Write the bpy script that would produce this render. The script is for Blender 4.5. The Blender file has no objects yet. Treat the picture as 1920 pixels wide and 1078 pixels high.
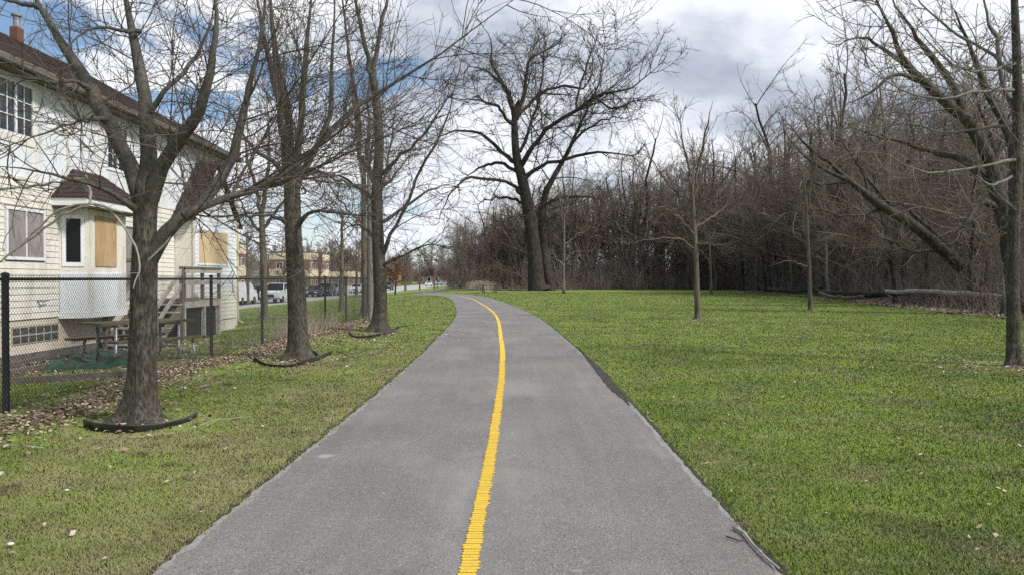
import bpy, math, random
import numpy as np
from mathutils import Vector
random.seed(7)
S = bpy.context.scene
COL = S.collection
PI = math.pi

# ------------------------------------------------------------------ camera, world, sun, exposure
H = 1.5
F = 1440.0
PITCH = math.atan(17.0 / F)
cam_d = bpy.data.cameras.new('camera'); cam = bpy.data.objects.new('camera', cam_d); COL.objects.link(cam)
cam.location = (0, 0, H); cam.rotation_euler = (PI/2 - PITCH, 0, 0)
cam_d.sensor_width = 36; cam_d.lens = 27.0; cam_d.clip_start = 0.05; cam_d.clip_end = 6000
S.camera = cam
SUN_EL, SUN_AZ = 44.0, 118.0      # elevation; compass-like angle from +Y towards +X
world = bpy.data.worlds.new('World'); S.world = world; world.use_nodes = True
sun_d = bpy.data.lights.new('sun', 'SUN'); sun_d.energy = 2.4; sun_d.angle = math.radians(7); sun_d.color = (1, .965, .92)
sun = bpy.data.objects.new('sun', sun_d); COL.objects.link(sun)
_e, _a = math.radians(SUN_EL), math.radians(SUN_AZ)
_sd = Vector((math.sin(_a)*math.cos(_e), math.cos(_a)*math.cos(_e), math.sin(_e)))
sun.rotation_euler = _sd.to_track_quat('Z', 'Y').to_euler(); sun.location = _sd*50
S.view_settings.view_transform = 'Standard'; S.view_settings.look = 'None'
S.view_settings.exposure = 0.68; S.view_settings.gamma = 1.0; S.view_settings.use_curve_mapping = False
S.render.engine = 'CYCLES'
S.cycles.max_bounces = 5; S.cycles.transparent_max_bounces = 4
S.cycles.use_denoising = False; S.cycles.sample_clamp_indirect = 1.5; S.cycles.sample_clamp_direct = 4.0; S.cycles.caustics_reflective = False; S.cycles.caustics_refractive = False

def build_world():
    nt = world.node_tree; N = nt.nodes; L = nt.links; N.clear()
    out = N.new('ShaderNodeOutputWorld'); bg = N.new('ShaderNodeBackground')
    sky = N.new('ShaderNodeTexSky'); sky.sky_type = 'NISHITA'; sky.sun_disc = False
    sky.sun_elevation = _e; sky.sun_rotation = _a; sky.air_density = 1.0; sky.dust_density = .4; sky.ozone_density = 2.0
    tc = N.new('ShaderNodeTexCoord'); sep = N.new('ShaderNodeSeparateXYZ'); L.new(tc.outputs['Generated'], sep.inputs[0])
    def m(op, a, b=None, clamp=False):
        n = N.new('ShaderNodeMath'); n.operation = op; n.use_clamp = clamp
        for i, v in enumerate((a, b)):
            if v is None: continue
            if hasattr(v, 'is_linked') or hasattr(v, 'links'): L.new(v, n.inputs[i])
            else: n.inputs[i].default_value = v
        return n.outputs[0]
    z = m('MAXIMUM', sep.outputs[2], 0.0); zd = m('ADD', z, 0.30)
    u = m('DIVIDE', sep.outputs[0], zd); v = m('DIVIDE', sep.outputs[1], zd)
    cmb = N.new('ShaderNodeCombineXYZ'); L.new(u, cmb.inputs[0]); L.new(v, cmb.inputs[1])
    def noise(scale, det, rough, dist=0.0, off=(0, 0, 0), sc=(1, 1, 1)):
        mp = N.new('ShaderNodeMapping'); L.new(cmb.outputs[0], mp.inputs[0]); mp.inputs['Location'].default_value = off; mp.inputs['Scale'].default_value = sc
        n = N.new('ShaderNodeTexNoise'); n.inputs['Scale'].default_value = scale; n.inputs['Detail'].default_value = det
        n.inputs['Roughness'].default_value = rough; n.inputs['Distortion'].default_value = dist
        L.new(mp.outputs[0], n.inputs['Vector']); return n.outputs['Fac']
    def ramp(x, pts):
        r = N.new('ShaderNodeValToRGB'); e = r.color_ramp.elements
        while len(e) < len(pts): e.new(.5)
        for k, (p, c) in enumerate(pts): e[k].position = p; e[k].color = (*c, 1) if len(c) == 3 else c
        L.new(x, r.inputs[0]); return r.outputs[0]
    cov = noise(2.5, 9, .58, .3, (3.3, 1.7, 0))
    side = m('MULTIPLY', m('ADD', sep.outputs[0], 0.02), 0.36)      # more blue in the west (left), closed cloud east
    covs = m('ADD', cov, side)
    mask = ramp(covs, [(.34, (0, 0, 0)), (.415, (1, 1, 1))])
    shade = noise(2.1, 9, .58, .25, (6.1, 9.4, 0))
    s2 = m('SUBTRACT', shade, m('MULTIPLY', sep.outputs[0], 0.10))
    cl = ramp(s2, [(.28, (.25, .285, .35)), (.38, (.35, .385, .45)), (.45, (.47, .505, .565)), (.52, (.60, .625, .665)), (.64, (.68, .69, .705))])
    skm = N.new('ShaderNodeVectorMath'); skm.operation = 'SCALE'; L.new(sky.outputs[0], skm.inputs[0]); skm.inputs['Scale'].default_value = 0.078
    mix = N.new('ShaderNodeMix'); mix.data_type = 'RGBA'; L.new(mask, mix.inputs['Factor']); L.new(skm.outputs[0], mix.inputs['A']); L.new(cl, mix.inputs['B'])
    # pale band close to the horizon
    hz = ramp(z, [(0.0, (1, 1, 1)), (.13, (0, 0, 0))])
    mix2 = N.new('ShaderNodeMix'); mix2.data_type = 'RGBA'; L.new(m('MULTIPLY', hz, .65), mix2.inputs['Factor'])
    L.new(mix.outputs['Result'], mix2.inputs['A']); mix2.inputs['B'].default_value = (.56, .61, .67, 1)
    L.new(mix2.outputs['Result'], bg.inputs['Color']); bg.inputs['Strength'].default_value = 1.0
    L.new(bg.outputs[0], out.inputs[0])
build_world()

# ------------------------------------------------------------------ pixel helpers (turn a spot seen in the photo into a place)
def gz(x, y=0):
    t = min(1.0, max(0.0, (-5.0 - x)/16.0)); return -1.0*t*t*(3-2*t)*1.0 if t < 1 else -1.0
def gza(x):
    t = np.clip((-5.0 - x)/16.0, 0, 1); return -t*t*(3-2*t)
def ray(px, py):
    a, b = (px-960)/F, (539-py)/F
    c, s = math.cos(PITCH), math.sin(PITCH)
    return Vector((a, c + b*s, -s + b*c))
def at(px, py, Y):
    d = ray(px, py); return Vector((0, 0, H)) + d*(Y/d.y)
def G(px, py):
    d = ray(px, py); z = 0.0; p = None
    for _ in range(20):
        k = (z - H)/d.z; p = Vector((0, 0, H)) + d*k; z = gz(p.x)
    return p

# ------------------------------------------------------------------ materials
def mat(name, base, rough=.85, noise=None, bump=0.0, spec=.3, metal=0.0, objc=True):
    """noise = list of (scale, detail, low_pos, high_pos, colour, (sx,sy,sz)) layers mixed over the base colour"""
    m = bpy.data.materials.new(name); m.use_nodes = True; nt = m.node_tree; N = nt.nodes; L = nt.links
    b = N['Principled BSDF']; b.inputs['Roughness'].default_value = rough; b.inputs['Specular IOR Level'].default_value = spec
    b.inputs['Metallic'].default_value = metal
    b.inputs['Base Color'].default_value = (*base, 1)
    cur = None; lastn = None
    tc = N.new('ShaderNodeTexCoord')
    for lay in (noise or []):
        sc, det, lo, hi, colr = lay[:5]; s3 = lay[5] if len(lay) > 5 else (1, 1, 1)
        mp = N.new('ShaderNodeMapping'); L.new(tc.outputs['Object'], mp.inputs[0]); mp.inputs['Scale'].default_value = s3
        mp.inputs['Location'].default_value = (sc*.37, det*1.3, sc*.11)
        n = N.new('ShaderNodeTexNoise'); n.inputs['Scale'].default_value = sc; n.inputs['Detail'].default_value = det; n.inputs['Roughness'].default_value = .6
        L.new(mp.outputs[0], n.inputs['Vector'])
        r = N.new('ShaderNodeMapRange'); r.inputs['From Min'].default_value = lo; r.inputs['From Max'].default_value = hi; L.new(n.outputs['Fac'], r.inputs['Value'])
        x = N.new('ShaderNodeMix'); x.data_type = 'RGBA'; L.new(r.outputs[0], x.inputs['Factor'])
        if cur is None: x.inputs['A'].default_value = (*base, 1)
        else: L.new(cur, x.inputs['A'])
        x.inputs['B'].default_value = (*colr, 1); cur = x.outputs['Result']; lastn = n.outputs['Fac']
    if cur is not None: L.new(cur, b.inputs['Base Color'])
    if bump and lastn is not None:
        bp = N.new('ShaderNodeBump'); bp.inputs['Strength'].default_value = min(1, bump); bp.inputs['Distance'].default_value = .02*max(1, bump)
        L.new(lastn, bp.inputs['Height']); L.new(bp.outputs[0], b.inputs['Normal'])
    return m

M = {}
M['bark_maple'] = mat('bark_maple', (.085, .074, .055), .9, [(5, 4, .4, .7, (.165, .15, .12)), (3, 3, .55, .75, (.095, .095, .05)), (44, 6, .42, .62, (.035, .03, .024), (1, 1, .28))], 1.6)
M['bark_limb'] = mat('bark_limb', (.080, .075, .063), .9, [(5, 4, .42, .7, (.135, .125, .105)), (30, 5, .45, .7, (.05, .045, .035), (1, 1, .5))], .6)
M['bark_dark'] = mat('bark_dark', (.042, .035, .028), .95, [(2.2, 5, .4, .7, (.08, .068, .055)), (7, 5, .45, .65, (.020, .017, .014), (1, 1, .2))], 1.5)
M['bark_trunk'] = mat('bark_trunk', (.062, .052, .042), .95, [(2.2, 5, .4, .7, (.11, .095, .078)), (9, 5, .45, .65, (.03, .025, .02), (1, 1, .3))], 1.2)
M['bark_grey'] = mat('bark_grey', (.16, .15, .135), .9, [(3, 4, .4, .7, (.24, .225, .2)), (18, 5, .45, .7, (.08, .072, .06), (1, 1, .3))], .8)
M['bark_brown'] = mat('bark_brown', (.14, .115, .09), .95, [(2.5, 4, .4, .7, (.13, .11, .088)), (9, 4, .5, .7, (.04, .032, .025), (1, 1, .2))], .8)
M['twig'] = mat('twig', (.082, .066, .055), .85, [(1.5, 2, .4, .65, (.125, .105, .088))])
M['twig_pale'] = mat('twig_pale', (.42, .39, .34), .7, [(6, 3, .4, .65, (.26, .23, .19))])
M['twig_dark'] = mat('twig_dark', (.055, .043, .035), .9, [(1, 2, .4, .65, (.09, .07, .055))])
M['twig_wood'] = mat('twig_wood', (.165, .130, .103), .9, [(.35, 2, .4, .62, (.235, .19, .155))])
M['twig_brush'] = mat('twig_brush', (.150, .120, .096), .9, [(.25, 3, .42, .6, (.23, .195, .165))])
M['twig_pinkbrush'] = mat('twig_pinkbrush', (.28, .21, .17), .9, [(.4, 3, .42, .6, (.38, .31, .25))])
M['twig_woodgrey'] = mat('twig_woodgrey', (.15, .125, .10), .9, [(.35, 2, .4, .62, (.22, .19, .155))])
M['twig_red'] = mat('twig_red', (.155, .105, .082), .9, [(.5, 2, .4, .62, (.22, .14, .105))])
M['twig_orange'] = mat('twig_orange', (.24, .115, .05), .9, [(.8, 2, .4, .62, (.30, .16, .08))])
M['white_panel'] = mat('white_panel', (.76, .78, .82), .6, [(1.3, 5, .5, .75, (.60, .60, .60)), (2.2, 6, .54, .72, (.52, .51, .48), (1, 1, .2)), (12, 5, .6, .85, (.55, .55, .52))], .1)
M['cream'] = mat('cream', (.76, .735, .655), .6, [(1.1, 5, .45, .75, (.68, .65, .57)), (2.5, 6, .50, .70, (.56, .53, .46), (1, 1, .25)), (14, 5, .58, .75, (.44, .41, .35))], .1)
M['cream_wall'] = mat('cream_wall', (.72, .64, .53), .8, [(1.5, 6, .45, .75, (.60, .50, .38)), (30, 5, .55, .85, (.48, .4, .3))], .5)
M['found'] = mat('found', (.12, .11, .10), .95, [(6, 5, .4, .7, (.2, .19, .17))], .8)
M['shingle'] = mat('shingle', (.046, .030, .028), .95, [(3, 4, .4, .7, (.068, .044, .040)), (60, 4, .45, .7, (.035, .022, .02))], .8)
M['soffit'] = mat('soffit', (.19, .17, .145), .8, [(2, 4, .45, .7, (.12, .105, .09))])
M['soffit_brown'] = mat('soffit_brown', (.16, .11, .08), .8, [(4, 4, .45, .7, (.10, .07, .05))])
M['gutter'] = mat('gutter', (.55, .50, .38), .5, [(5, 5, .5, .7, (.35, .3, .22))])
M['chip'] = mat('chip', (.62, .60, .56), .8)
M['vinyl'] = mat('vinyl', (.78, .79, .80), .4)
M['ply'] = mat('ply', (.46, .33, .19), .8, [(3, 5, .4, .65, (.38, .24, .12), (1, 1, .35)), (22, 5, .5, .7, (.58, .42, .24), (1, 1, .25))], .3)
M['osb'] = mat('osb', (.60, .47, .32), .8, [(26, 3, .45, .6, (.50, .34, .18)), (45, 3, .5, .65, (.70, .56, .36))], .3)
M['ply_grey'] = mat('ply_grey', (.30, .265, .26), .85, [(2.5, 5, .4, .65, (.17, .15, .15), (1, 1, .5)), (25, 5, .5, .7, (.36, .33, .32), (1, 1, .2))], .3)
M['glass'] = mat('glass', (.006, .007, .008), .15, None, 0, .25)
M['glass_up'] = mat('glass_up', (.03, .036, .042), .12, [(9, 4, .45, .7, (.09, .10, .115))], 0, .6)
M['glassblock'] = mat('glassblock', (.05, .055, .05), .15, [(20, 4, .4, .65, (.13, .135, .12))], .5, .6)
M['mortar'] = mat('mortar', (.42, .38, .33), .9)
M['black_metal'] = mat('black_metal', (.012, .013, .016), .35, None, 0, .5)
M['galv'] = mat('galv', (.30, .31, .33), .45, [(9, 4, .4, .7, (.2, .21, .22))], 0, .5, .5)
M['oldwood'] = mat('oldwood', (.13, .11, .092), .9, [(4, 5, .4, .7, (.12, .10, .08)), (40, 4, .5, .7, (.27, .24, .20), (1, .2, 1))], .5)
M['oldwood_pale'] = mat('oldwood_pale', (.36, .34, .31), .9, [(3, 5, .45, .7, (.22, .20, .17)), (30, 4, .5, .7, (.45, .43, .4), (1, .2, .6))], .5)
M['tablewood'] = mat('tablewood', (.085, .07, .04), .9, [(5, 5, .45, .65, (.13, .125, .055)), (40, 4, .5, .7, (.05, .04, .03), (1, .3, 1))], .5)
M['tarp'] = mat('tarp', (.008, .042, .026), .6, [(3, 5, .42, .62, (.016, .075, .045)), (11, 5, .5, .68, (.045, .05, .035))], .8)
M['plastic'] = mat('plastic', (.028, .028, .031), .45, [(6, 4, .45, .7, (.09, .088, .085))], .2, .5)
M['leaf1'] = mat('leaf1', (.20, .135, .09), .8, [(1.3, 3, .4, .6, (.30, .22, .16))])
M['leaf2'] = mat('leaf2', (.11, .07, .048), .8, [(1.3, 3, .4, .6, (.18, .12, .085))])
M['leaf3'] = mat('leaf3', (.52, .45, .36), .8, [(1.3, 3, .4, .6, (.40, .33, .25))])
M['road'] = mat('road', (.42, .42, .42), .9, [(.3, 5, .4, .7, (.34, .34, .34))], .2)
M['kerb'] = mat('kerb', (.52, .51, .49), .9, [(1, 5, .4, .7, (.42, .41, .39))], .2)
M['rubber'] = mat('rubber', (.015, .015, .015), .8)
M['rim'] = mat('rim', (.35, .35, .36), .3, None, 0, .5, .8)
M['lamp_lens'] = mat('lamp_lens', (.7, .7, .68), .15)
M['tail_lens'] = mat('tail_lens', (.35, .02, .02), .2)
M['tan_band'] = mat('tan_band', (.62, .54, .40), .85, [(.8, 4, .45, .7, (.52, .42, .28))])
M['brick'] = mat('brick', (.25, .145, .105), .9, [(1.2, 5, .4, .7, (.19, .11, .08))], .2)
M['roof_grey'] = mat('roof_grey', (.12, .115, .11), .9)
M['chim_brick'] = mat('chim_brick', (.20, .095, .07), .9, [(6, 4, .4, .7, (.14, .07, .055))], .3)
M['yellow'] = mat('yellow', (.80, .52, .045), .7, [(2, 5, .48, .72, (.70, .47, .06)), (45, 5, .5, .72, (.84, .60, .09)), (9, 6, .60, .76, (.52, .38, .12)), (130, 4, .56, .72, (.33, .25, .12))], .5)
M['mud'] = mat('mud', (.028, .023, .018), .8, [(6, 5, .4, .65, (.06, .05, .038)), (60, 5, .5, .7, (.11, .10, .085))], 1.0)
M['crumb'] = mat('crumb', (.33, .32, .30), .95, [(50, 5, .4, .65, (.20, .19, .17))], .5)
for nm, c in (('paint_white', (.75, .76, .78)), ('paint_dark', (.03, .032, .037)), ('paint_silver', (.42, .44, .46)), ('paint_blue', (.05, .08, .14)), ('paint_grey', (.14, .145, .15))):
    M[nm] = mat(nm, c, .25, None, 0, .6)

def ground_mat():
    m = bpy.data.materials.new('lawn'); m.use_nodes = True; nt = m.node_tree; N = nt.nodes; L = nt.links
    b = N['Principled BSDF']; b.inputs['Roughness'].default_value = .95; b.inputs['Specular IOR Level'].default_value = .1
    geo = N.new('ShaderNodeNewGeometry'); sep = N.new('ShaderNodeSeparateXYZ'); L.new(geo.outputs['Position'], sep.inputs[0])
    def noise(sc, det, off=(0, 0, 0), s3=(1, 1, 1), rough=.6):
        mp = N.new('ShaderNodeMapping'); L.new(geo.outputs['Position'], mp.inputs[0]); mp.inputs['Location'].default_value = off; mp.inputs['Scale'].default_value = s3
        n = N.new('ShaderNodeTexNoise'); n.inputs['Scale'].default_value = sc; n.inputs['Detail'].default_value = det; n.inputs['Roughness'].default_value = rough
        L.new(mp.outputs[0], n.inputs['Vector']); return n.outputs['Fac']
    def mr(x, a, b_, c=0., d=1.):
        r = N.new('ShaderNodeMapRange'); r.inputs[1].default_value = a; r.inputs[2].default_value = b_; r.inputs[3].default_value = c; r.inputs[4].default_value = d
        L.new(x, r.inputs[0]); return r.outputs[0]
    def mix(f, A, B, bt='MIX'):
        x = N.new('ShaderNodeMix'); x.data_type = 'RGBA'; x.blend_type = bt
        if hasattr(f, 'links'): L.new(f, x.inputs['Factor'])
        else: x.inputs['Factor'].default_value = f
        for k, v in (('A', A), ('B', B)):
            if isinstance(v, tuple): x.inputs[k].default_value = (*v, 1)
            else: L.new(v, x.inputs[k])
        return x.outputs['Result']
    def mth(op, a, b_):
        n = N.new('ShaderNodeMath'); n.operation = op; n.use_clamp = True
        for i, v in enumerate((a, b_)):
            if hasattr(v, 'links'): L.new(v, n.inputs[i])
            else: n.inputs[i].default_value = v
        return n.outputs[0]
    c = mix(mr(noise(.45, 7), .42, .58), (.092, .150, .034), (.138, .212, .045))
    c = mix(mr(noise(1.7, 5, (4, 2, 0)), .5, .68), c, (.158, .185, .066))
    c = mix(mr(noise(.8, 5, (9, 5, 0)), .54, .68, 0, .75), c, (.112, .122, .072))
    dry = mix(mr(noise(3.3, 5, (7, 1, 0)), .4, .6), (.175, .165, .10), (.235, .215, .145))
    # dry, worn turf: strongest on the left verge beside the path
    lv = mth('MULTIPLY', mr(sep.outputs[0], -4.6, -2.0), mr(sep.outputs[0], -1.0, -1.8))
    lv = mth('MULTIPLY', lv, mr(sep.outputs[1], 22., 8.))
    dn = mth('ADD', mr(noise(.9, 6, (2, 8, 0)), .50, .66), mth('MULTIPLY', lv, mr(noise(1.3, 5, (1, 3, 0)), .30, .55)))
    dn = mth('MULTIPLY', dn, mr(sep.outputs[0], .5, -1.5, .55, 1.0))
    c = mix(mth('MULTIPLY', dn, .60), c, dry)
    c = mix(mr(noise(1.1, 6, (21, 4, 0)), .55, .70, 0, .6), c, (.070, .100, .036))
    c = mix(mth('MULTIPLY', mr(noise(2.2, 5, (3, 3, 0)), .58, .68), mr(sep.outputs[0], 1.0, -3.0)), c, (.075, .065, .04))
    c = mix(mr(noise(60, 4), .35, .75, 0, .18), c, (.08, .11, .025))
    c = mix(mr(noise(140, 3, (1, 2, 3)), .55, .75, 0, .25), c, (.18, .22, .08))
    gm = N.new('ShaderNodeVectorMath'); gm.operation = 'MULTIPLY'; L.new(c, gm.inputs[0]); gm.inputs[1].default_value = (1.52, 1.40, 1.30); base_c = c; ground_c = gm.outputs[0]
    for (qx, qy, rr) in ((1308, 603, 1.3), (1880, 690, 1.5), (262, 800, 1.0), (560, 682, 1.1)):
        pt = G(qx, qy); dd = N.new('ShaderNodeVectorMath'); dd.operation = 'DISTANCE'; L.new(geo.outputs['Position'], dd.inputs[0]); dd.inputs[1].default_value = (pt.x, pt.y, 0)
        c = mix(mth('MULTIPLY', mr(dd.outputs['Value'], rr, rr*.4, 0, .9), mr(noise(3.1, 5), .40, .56)), c, (.17, .145, .105))
    # per-blade tint kept in an attribute (ground sheet has none: 0)
    at_ = N.new('ShaderNodeAttribute'); at_.attribute_name = 'tint'
    br = N.new('ShaderNodeVectorMath'); br.operation = 'MULTIPLY'; L.new(c, br.inputs[0]); br.inputs[1].default_value = (1.80, 1.60, 1.50)
    c = mix(mr(at_.outputs['Fac'], 0.0, .1), ground_c, br.outputs[0])
    hs = mix(mr(at_.outputs['Fac'], .55, 1.0), c, (.36, .33, .19))
    L.new(hs, b.inputs['Base Color'])
    bp = N.new('ShaderNodeBump'); bp.inputs['Strength'].default_value = .9; bp.inputs['Distance'].default_value = .03
    L.new(noise(38, 5), bp.inputs['Height'])
    vm = N.new('ShaderNodeVectorMath'); vm.operation = 'ADD'; L.new(bp.outputs[0], vm.inputs[0]); vm.inputs[1].default_value = (0, 0, 3.0)
    vn = N.new('ShaderNodeVectorMath'); vn.operation = 'NORMALIZE'; L.new(vm.outputs[0], vn.inputs[0]); L.new(vn.outputs[0], b.inputs['Normal'])
    return m
M['lawn'] = ground_mat()

def floor_mat():
    return mat('forest_floor', (.13, .098, .072), .95, [(1.2, 5, .4, .65, (.19, .15, .115)), (9, 5, .45, .65, (.08, .058, .042)), (38, 5, .55, .7, (.34, .27, .20))], 1.0)
M['floor'] = floor_mat()

def path_mat():
    m = bpy.data.materials.new('asphalt'); m.use_nodes = True; nt = m.node_tree; N = nt.nodes; L = nt.links
    b = N['Principled BSDF']; b.inputs['Roughness'].default_value = .85; b.inputs['Specular IOR Level'].default_value = .25
    geo = N.new('ShaderNodeNewGeometry')
    def noise(sc, det, off=(0, 0, 0), s3=(1, 1, 1), rough=.6):
        mp = N.new('ShaderNodeMapping'); L.new(geo.outputs['Position'], mp.inputs[0]); mp.inputs['Location'].default_value = off; mp.inputs['Scale'].default_value = s3
        n = N.new('ShaderNodeTexNoise'); n.inputs['Scale'].default_value = sc; n.inputs['Detail'].default_value = det; n.inputs['Roughness'].default_value = rough
        L.new(mp.outputs[0], n.inputs['Vector']); return n.outputs['Fac']
    def mr(x, a, b_, c=0., d=1.):
        r = N.new('ShaderNodeMapRange'); r.inputs[1].default_value = a; r.inputs[2].default_value = b_; r.inputs[3].default_value = c; r.inputs[4].default_value = d
        L.new(x, r.inputs[0]); return r.outputs[0]
    def mix(f, A, B):
        x = N.new('ShaderNodeMix'); x.data_type = 'RGBA'; L.new(f, x.inputs['Factor'])
        for k, v in (('A', A), ('B', B)):
            if isinstance(v, tuple): x.inputs[k].default_value = (*v, 1)
            else: L.new(v, x.inputs[k])
        return x.outputs['Result']
    c = mix(mr(noise(.6, 6), .38, .65), (.178, .168, .158), (.240, .226, .212))
    c = mix(mr(noise(2.0, 5, (5, 1, 0), (2.2, .12, 1)), .5, .72, 0, .45), c, (.285, .272, .254))
    c = mix(mr(noise(2.7, 5, (2, 9, 0)), .58, .72, 0, .5), c, (.165, .155, .146))
    v = N.new('ShaderNodeTexVoronoi'); v.inputs['Scale'].default_value = 120; L.new(geo.outputs['Position'], v.inputs['Vector'])
    vs = N.new('ShaderNodeSeparateXYZ'); L.new(v.outputs['Color'], vs.inputs[0])
    c = mix(mr(vs.outputs[0], .0, .50, .75, 0), c, (.080, .076, .072))
    c = mix(mr(vs.outputs[1], .80, 1.0, 0, .60), c, (.44, .42, .39))
    c = mix(mr(noise(300, 3), .5, .75, 0, .5), c, (.15, .145, .14))
    c = mix(mr(noise(5, 6, (3, 7, 0)), .60, .72, 0, .35), c, (.17, .16, .15))
    c = mix(mr(noise(.9, 6, (13, 2, 0), (1, .5, 1)), .52, .66, 0, .5), c, (.30, .286, .266))
    c = mix(mr(noise(14, 6, (1, 17, 0)), .60, .74, 0, .4), c, (.40, .385, .365))
    c = mix(mr(noise(7, 4, (8, 2, 0), (1, .05, 1)), .48, .72, 0, .35), c, (.155, .148, .140))
    # worn pale spot left of the line
    p = G(610, 858)
    d = N.new('ShaderNodeVectorMath'); d.operation = 'DISTANCE'; L.new(geo.outputs['Position'], d.inputs[0]); d.inputs[1].default_value = (p.x, p.y, .015)
    c = mix(mr(d.outputs['Value'], .09, .03, 0, .6), c, (.45, .44, .42))
    L.new(c, b.inputs['Base Color'])
    bp = N.new('ShaderNodeBump'); bp.inputs['Strength'].default_value = .6; bp.inputs['Distance'].default_value = .006
    L.new(v.outputs['Distance'], bp.inputs['Height']); L.new(bp.outputs[0], b.inputs['Normal'])
    return m
M['asphalt'] = path_mat()

# ------------------------------------------------------------------ object helpers
def rootloc(o):
    while o.parent is not None: o = o.parent
    return o.location
def obj(name, verts, faces, m, parent=None, smooth=False):
    me = bpy.data.meshes.new(name)
    v = [tuple(p) for p in verts]
    if parent is not None:
        r = rootloc(parent); v = [(p[0]-r.x, p[1]-r.y, p[2]-r.z) for p in v]
    me.from_pydata(v, [], faces); me.update()
    if smooth: me.polygons.foreach_set('use_smooth', [True]*len(me.polygons))
    me.materials.append(m if not isinstance(m, str) else M[m])
    o = bpy.data.objects.new(name, me); COL.objects.link(o)
    if parent is not None: o.parent = parent
    return o
def tag(o, label=None, cat=None, group=None, kind=None):
    if label: o['label'] = label
    if cat: o['category'] = cat
    if group: o['group'] = group
    if kind: o['kind'] = kind
    return o
def empty(name, loc, label, cat, group=None):
    o = bpy.data.objects.new(name, None); COL.objects.link(o); o.location = loc; o.empty_display_size = .2
    return tag(o, label, cat, group)
BF = [(0, 3, 2, 1), (4, 5, 6, 7), (0, 1, 5, 4), (1, 2, 6, 5), (2, 3, 7, 6), (3, 0, 4, 7)]
def bv(x0, x1, y0, y1, z0, z1):
    return [(x0, y0, z0), (x1, y0, z0), (x1, y1, z0), (x0, y1, z0), (x0, y0, z1), (x1, y0, z1), (x1, y1, z1), (x0, y1, z1)]
def box(name, x0, x1, y0, y1, z0, z1, m, parent=None):
    return obj(name, bv(x0, x1, y0, y1, z0, z1), BF, m, parent)
class MB:
    def __init__(s): s.v = []; s.f = []
    def add(s, v, f):
        n = len(s.v); s.v += [tuple(p) for p in v]; s.f += [tuple(i+n for i in q) for q in f]; return s
    def box(s, *a): return s.add(bv(*a), BF)
    def beam(s, a, b, w, h, up=(0, 0, 1)):
        a = Vector(a); b = Vector(b); d = (b-a).normalized(); sd = d.cross(Vector(up))
        if sd.length < 1e-4: sd = Vector((1, 0, 0))
        sd.normalize(); u = sd.cross(d)
        q = [(-1, -1), (1, -1), (1, 1), (-1, 1)]
        v = [a + sd*(w/2*i) + u*(h/2*j) for i, j in q] + [b + sd*(w/2*i) + u*(h/2*j) for i, j in q]
        return s.add(v, [(0, 1, 2, 3), (7, 6, 5, 4), (0, 4, 5, 1), (1, 5, 6, 2), (2, 6, 7, 3), (3, 7, 4, 0)])
    def tube(s, pts, r, n=8, caps=True):
        pts = [Vector(p) for p in pts]; k = len(pts); rr = r if isinstance(r, (list, tuple)) else [r]*k
        v = []
        for i, p in enumerate(pts):
            t = (pts[min(i+1, k-1)] - pts[max(i-1, 0)]).normalized()
            ref = Vector((0, 0, 1)) if abs(t.z) < .9 else Vector((1, 0, 0))
            a = t.cross(ref).normalized(); b = t.cross(a)
            v += [p + (a*math.cos(2*PI*j/n) + b*math.sin(2*PI*j/n))*rr[i] for j in range(n)]
        f = [(i*n+j, i*n+(j+1) % n, (i+1)*n+(j+1) % n, (i+1)*n+j) for i in range(k-1) for j in range(n)]
        if caps: f += [tuple(range(n-1, -1, -1)), tuple(range((k-1)*n, k*n))]
        return s.add(v, f)
    def prism(s, poly, axis, a, b):
        """poly = 2D points in the plane normal to axis; extruded from a to b"""
        n = len(poly)
        mk = {'x': lambda p, t: (t, p[0], p[1]), 'y': lambda p, t: (p[0], t, p[1]), 'z': lambda p, t: (p[0], p[1], t)}[axis]
        v = [mk(p, a) for p in poly] + [mk(p, b) for p in poly]
        return s.add(v, [tuple(range(n-1, -1, -1)), tuple(range(n, 2*n))] + [(i, (i+1) % n, n+(i+1) % n, n+i) for i in range(n)])
    def build(s, name, m, parent=None, smooth=False): return obj(name, s.v, s.f, m, parent, smooth)
def beam(name, a, b, w, h, m, parent, up=(0, 0, 1)): return MB().beam(a, b, w, h, up).build(name, m, parent)

def np_mesh(name, V, quads=None, tris=None, m=None, smooth=False, attr=None):
    me = bpy.data.meshes.new(name)
    nq = 0 if quads is None else len(quads); ntr = 0 if tris is None else len(tris)
    loops = np.concatenate([a.reshape(-1) for a in (quads, tris) if a is not None and len(a)]).astype(np.int32)
    tot = np.concatenate([np.full(nq, 4), np.full(ntr, 3)]).astype(np.int32)
    start = np.concatenate([[0], np.cumsum(tot)[:-1]]).astype(np.int32)
    me.vertices.add(len(V)); me.vertices.foreach_set('co', V.astype(np.float32).reshape(-1))
    me.loops.add(len(loops)); me.loops.foreach_set('vertex_index', loops)
    me.polygons.add(len(tot)); me.polygons.foreach_set('loop_start', start)
    try: me.polygons.foreach_set('loop_total', tot)
    except Exception: pass
    if smooth: me.polygons.foreach_set('use_smooth', np.ones(len(tot), dtype=bool))
    if attr is not None:
        a = me.attributes.new('tint', 'FLOAT', 'POINT'); a.data.foreach_set('value', attr.astype(np.float32))
    me.update(calc_edges=True)
    for k in (m if isinstance(m, (list, tuple)) else [m]): me.materials.append(M[k] if isinstance(k, str) else k)
    return me
def np_obj(name, me, parent=None, loc=None):
    o = bpy.data.objects.new(name, me); COL.objects.link(o)
    if parent is not None: o.parent = parent
    if loc is not None: o.location = loc
    return o

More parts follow.
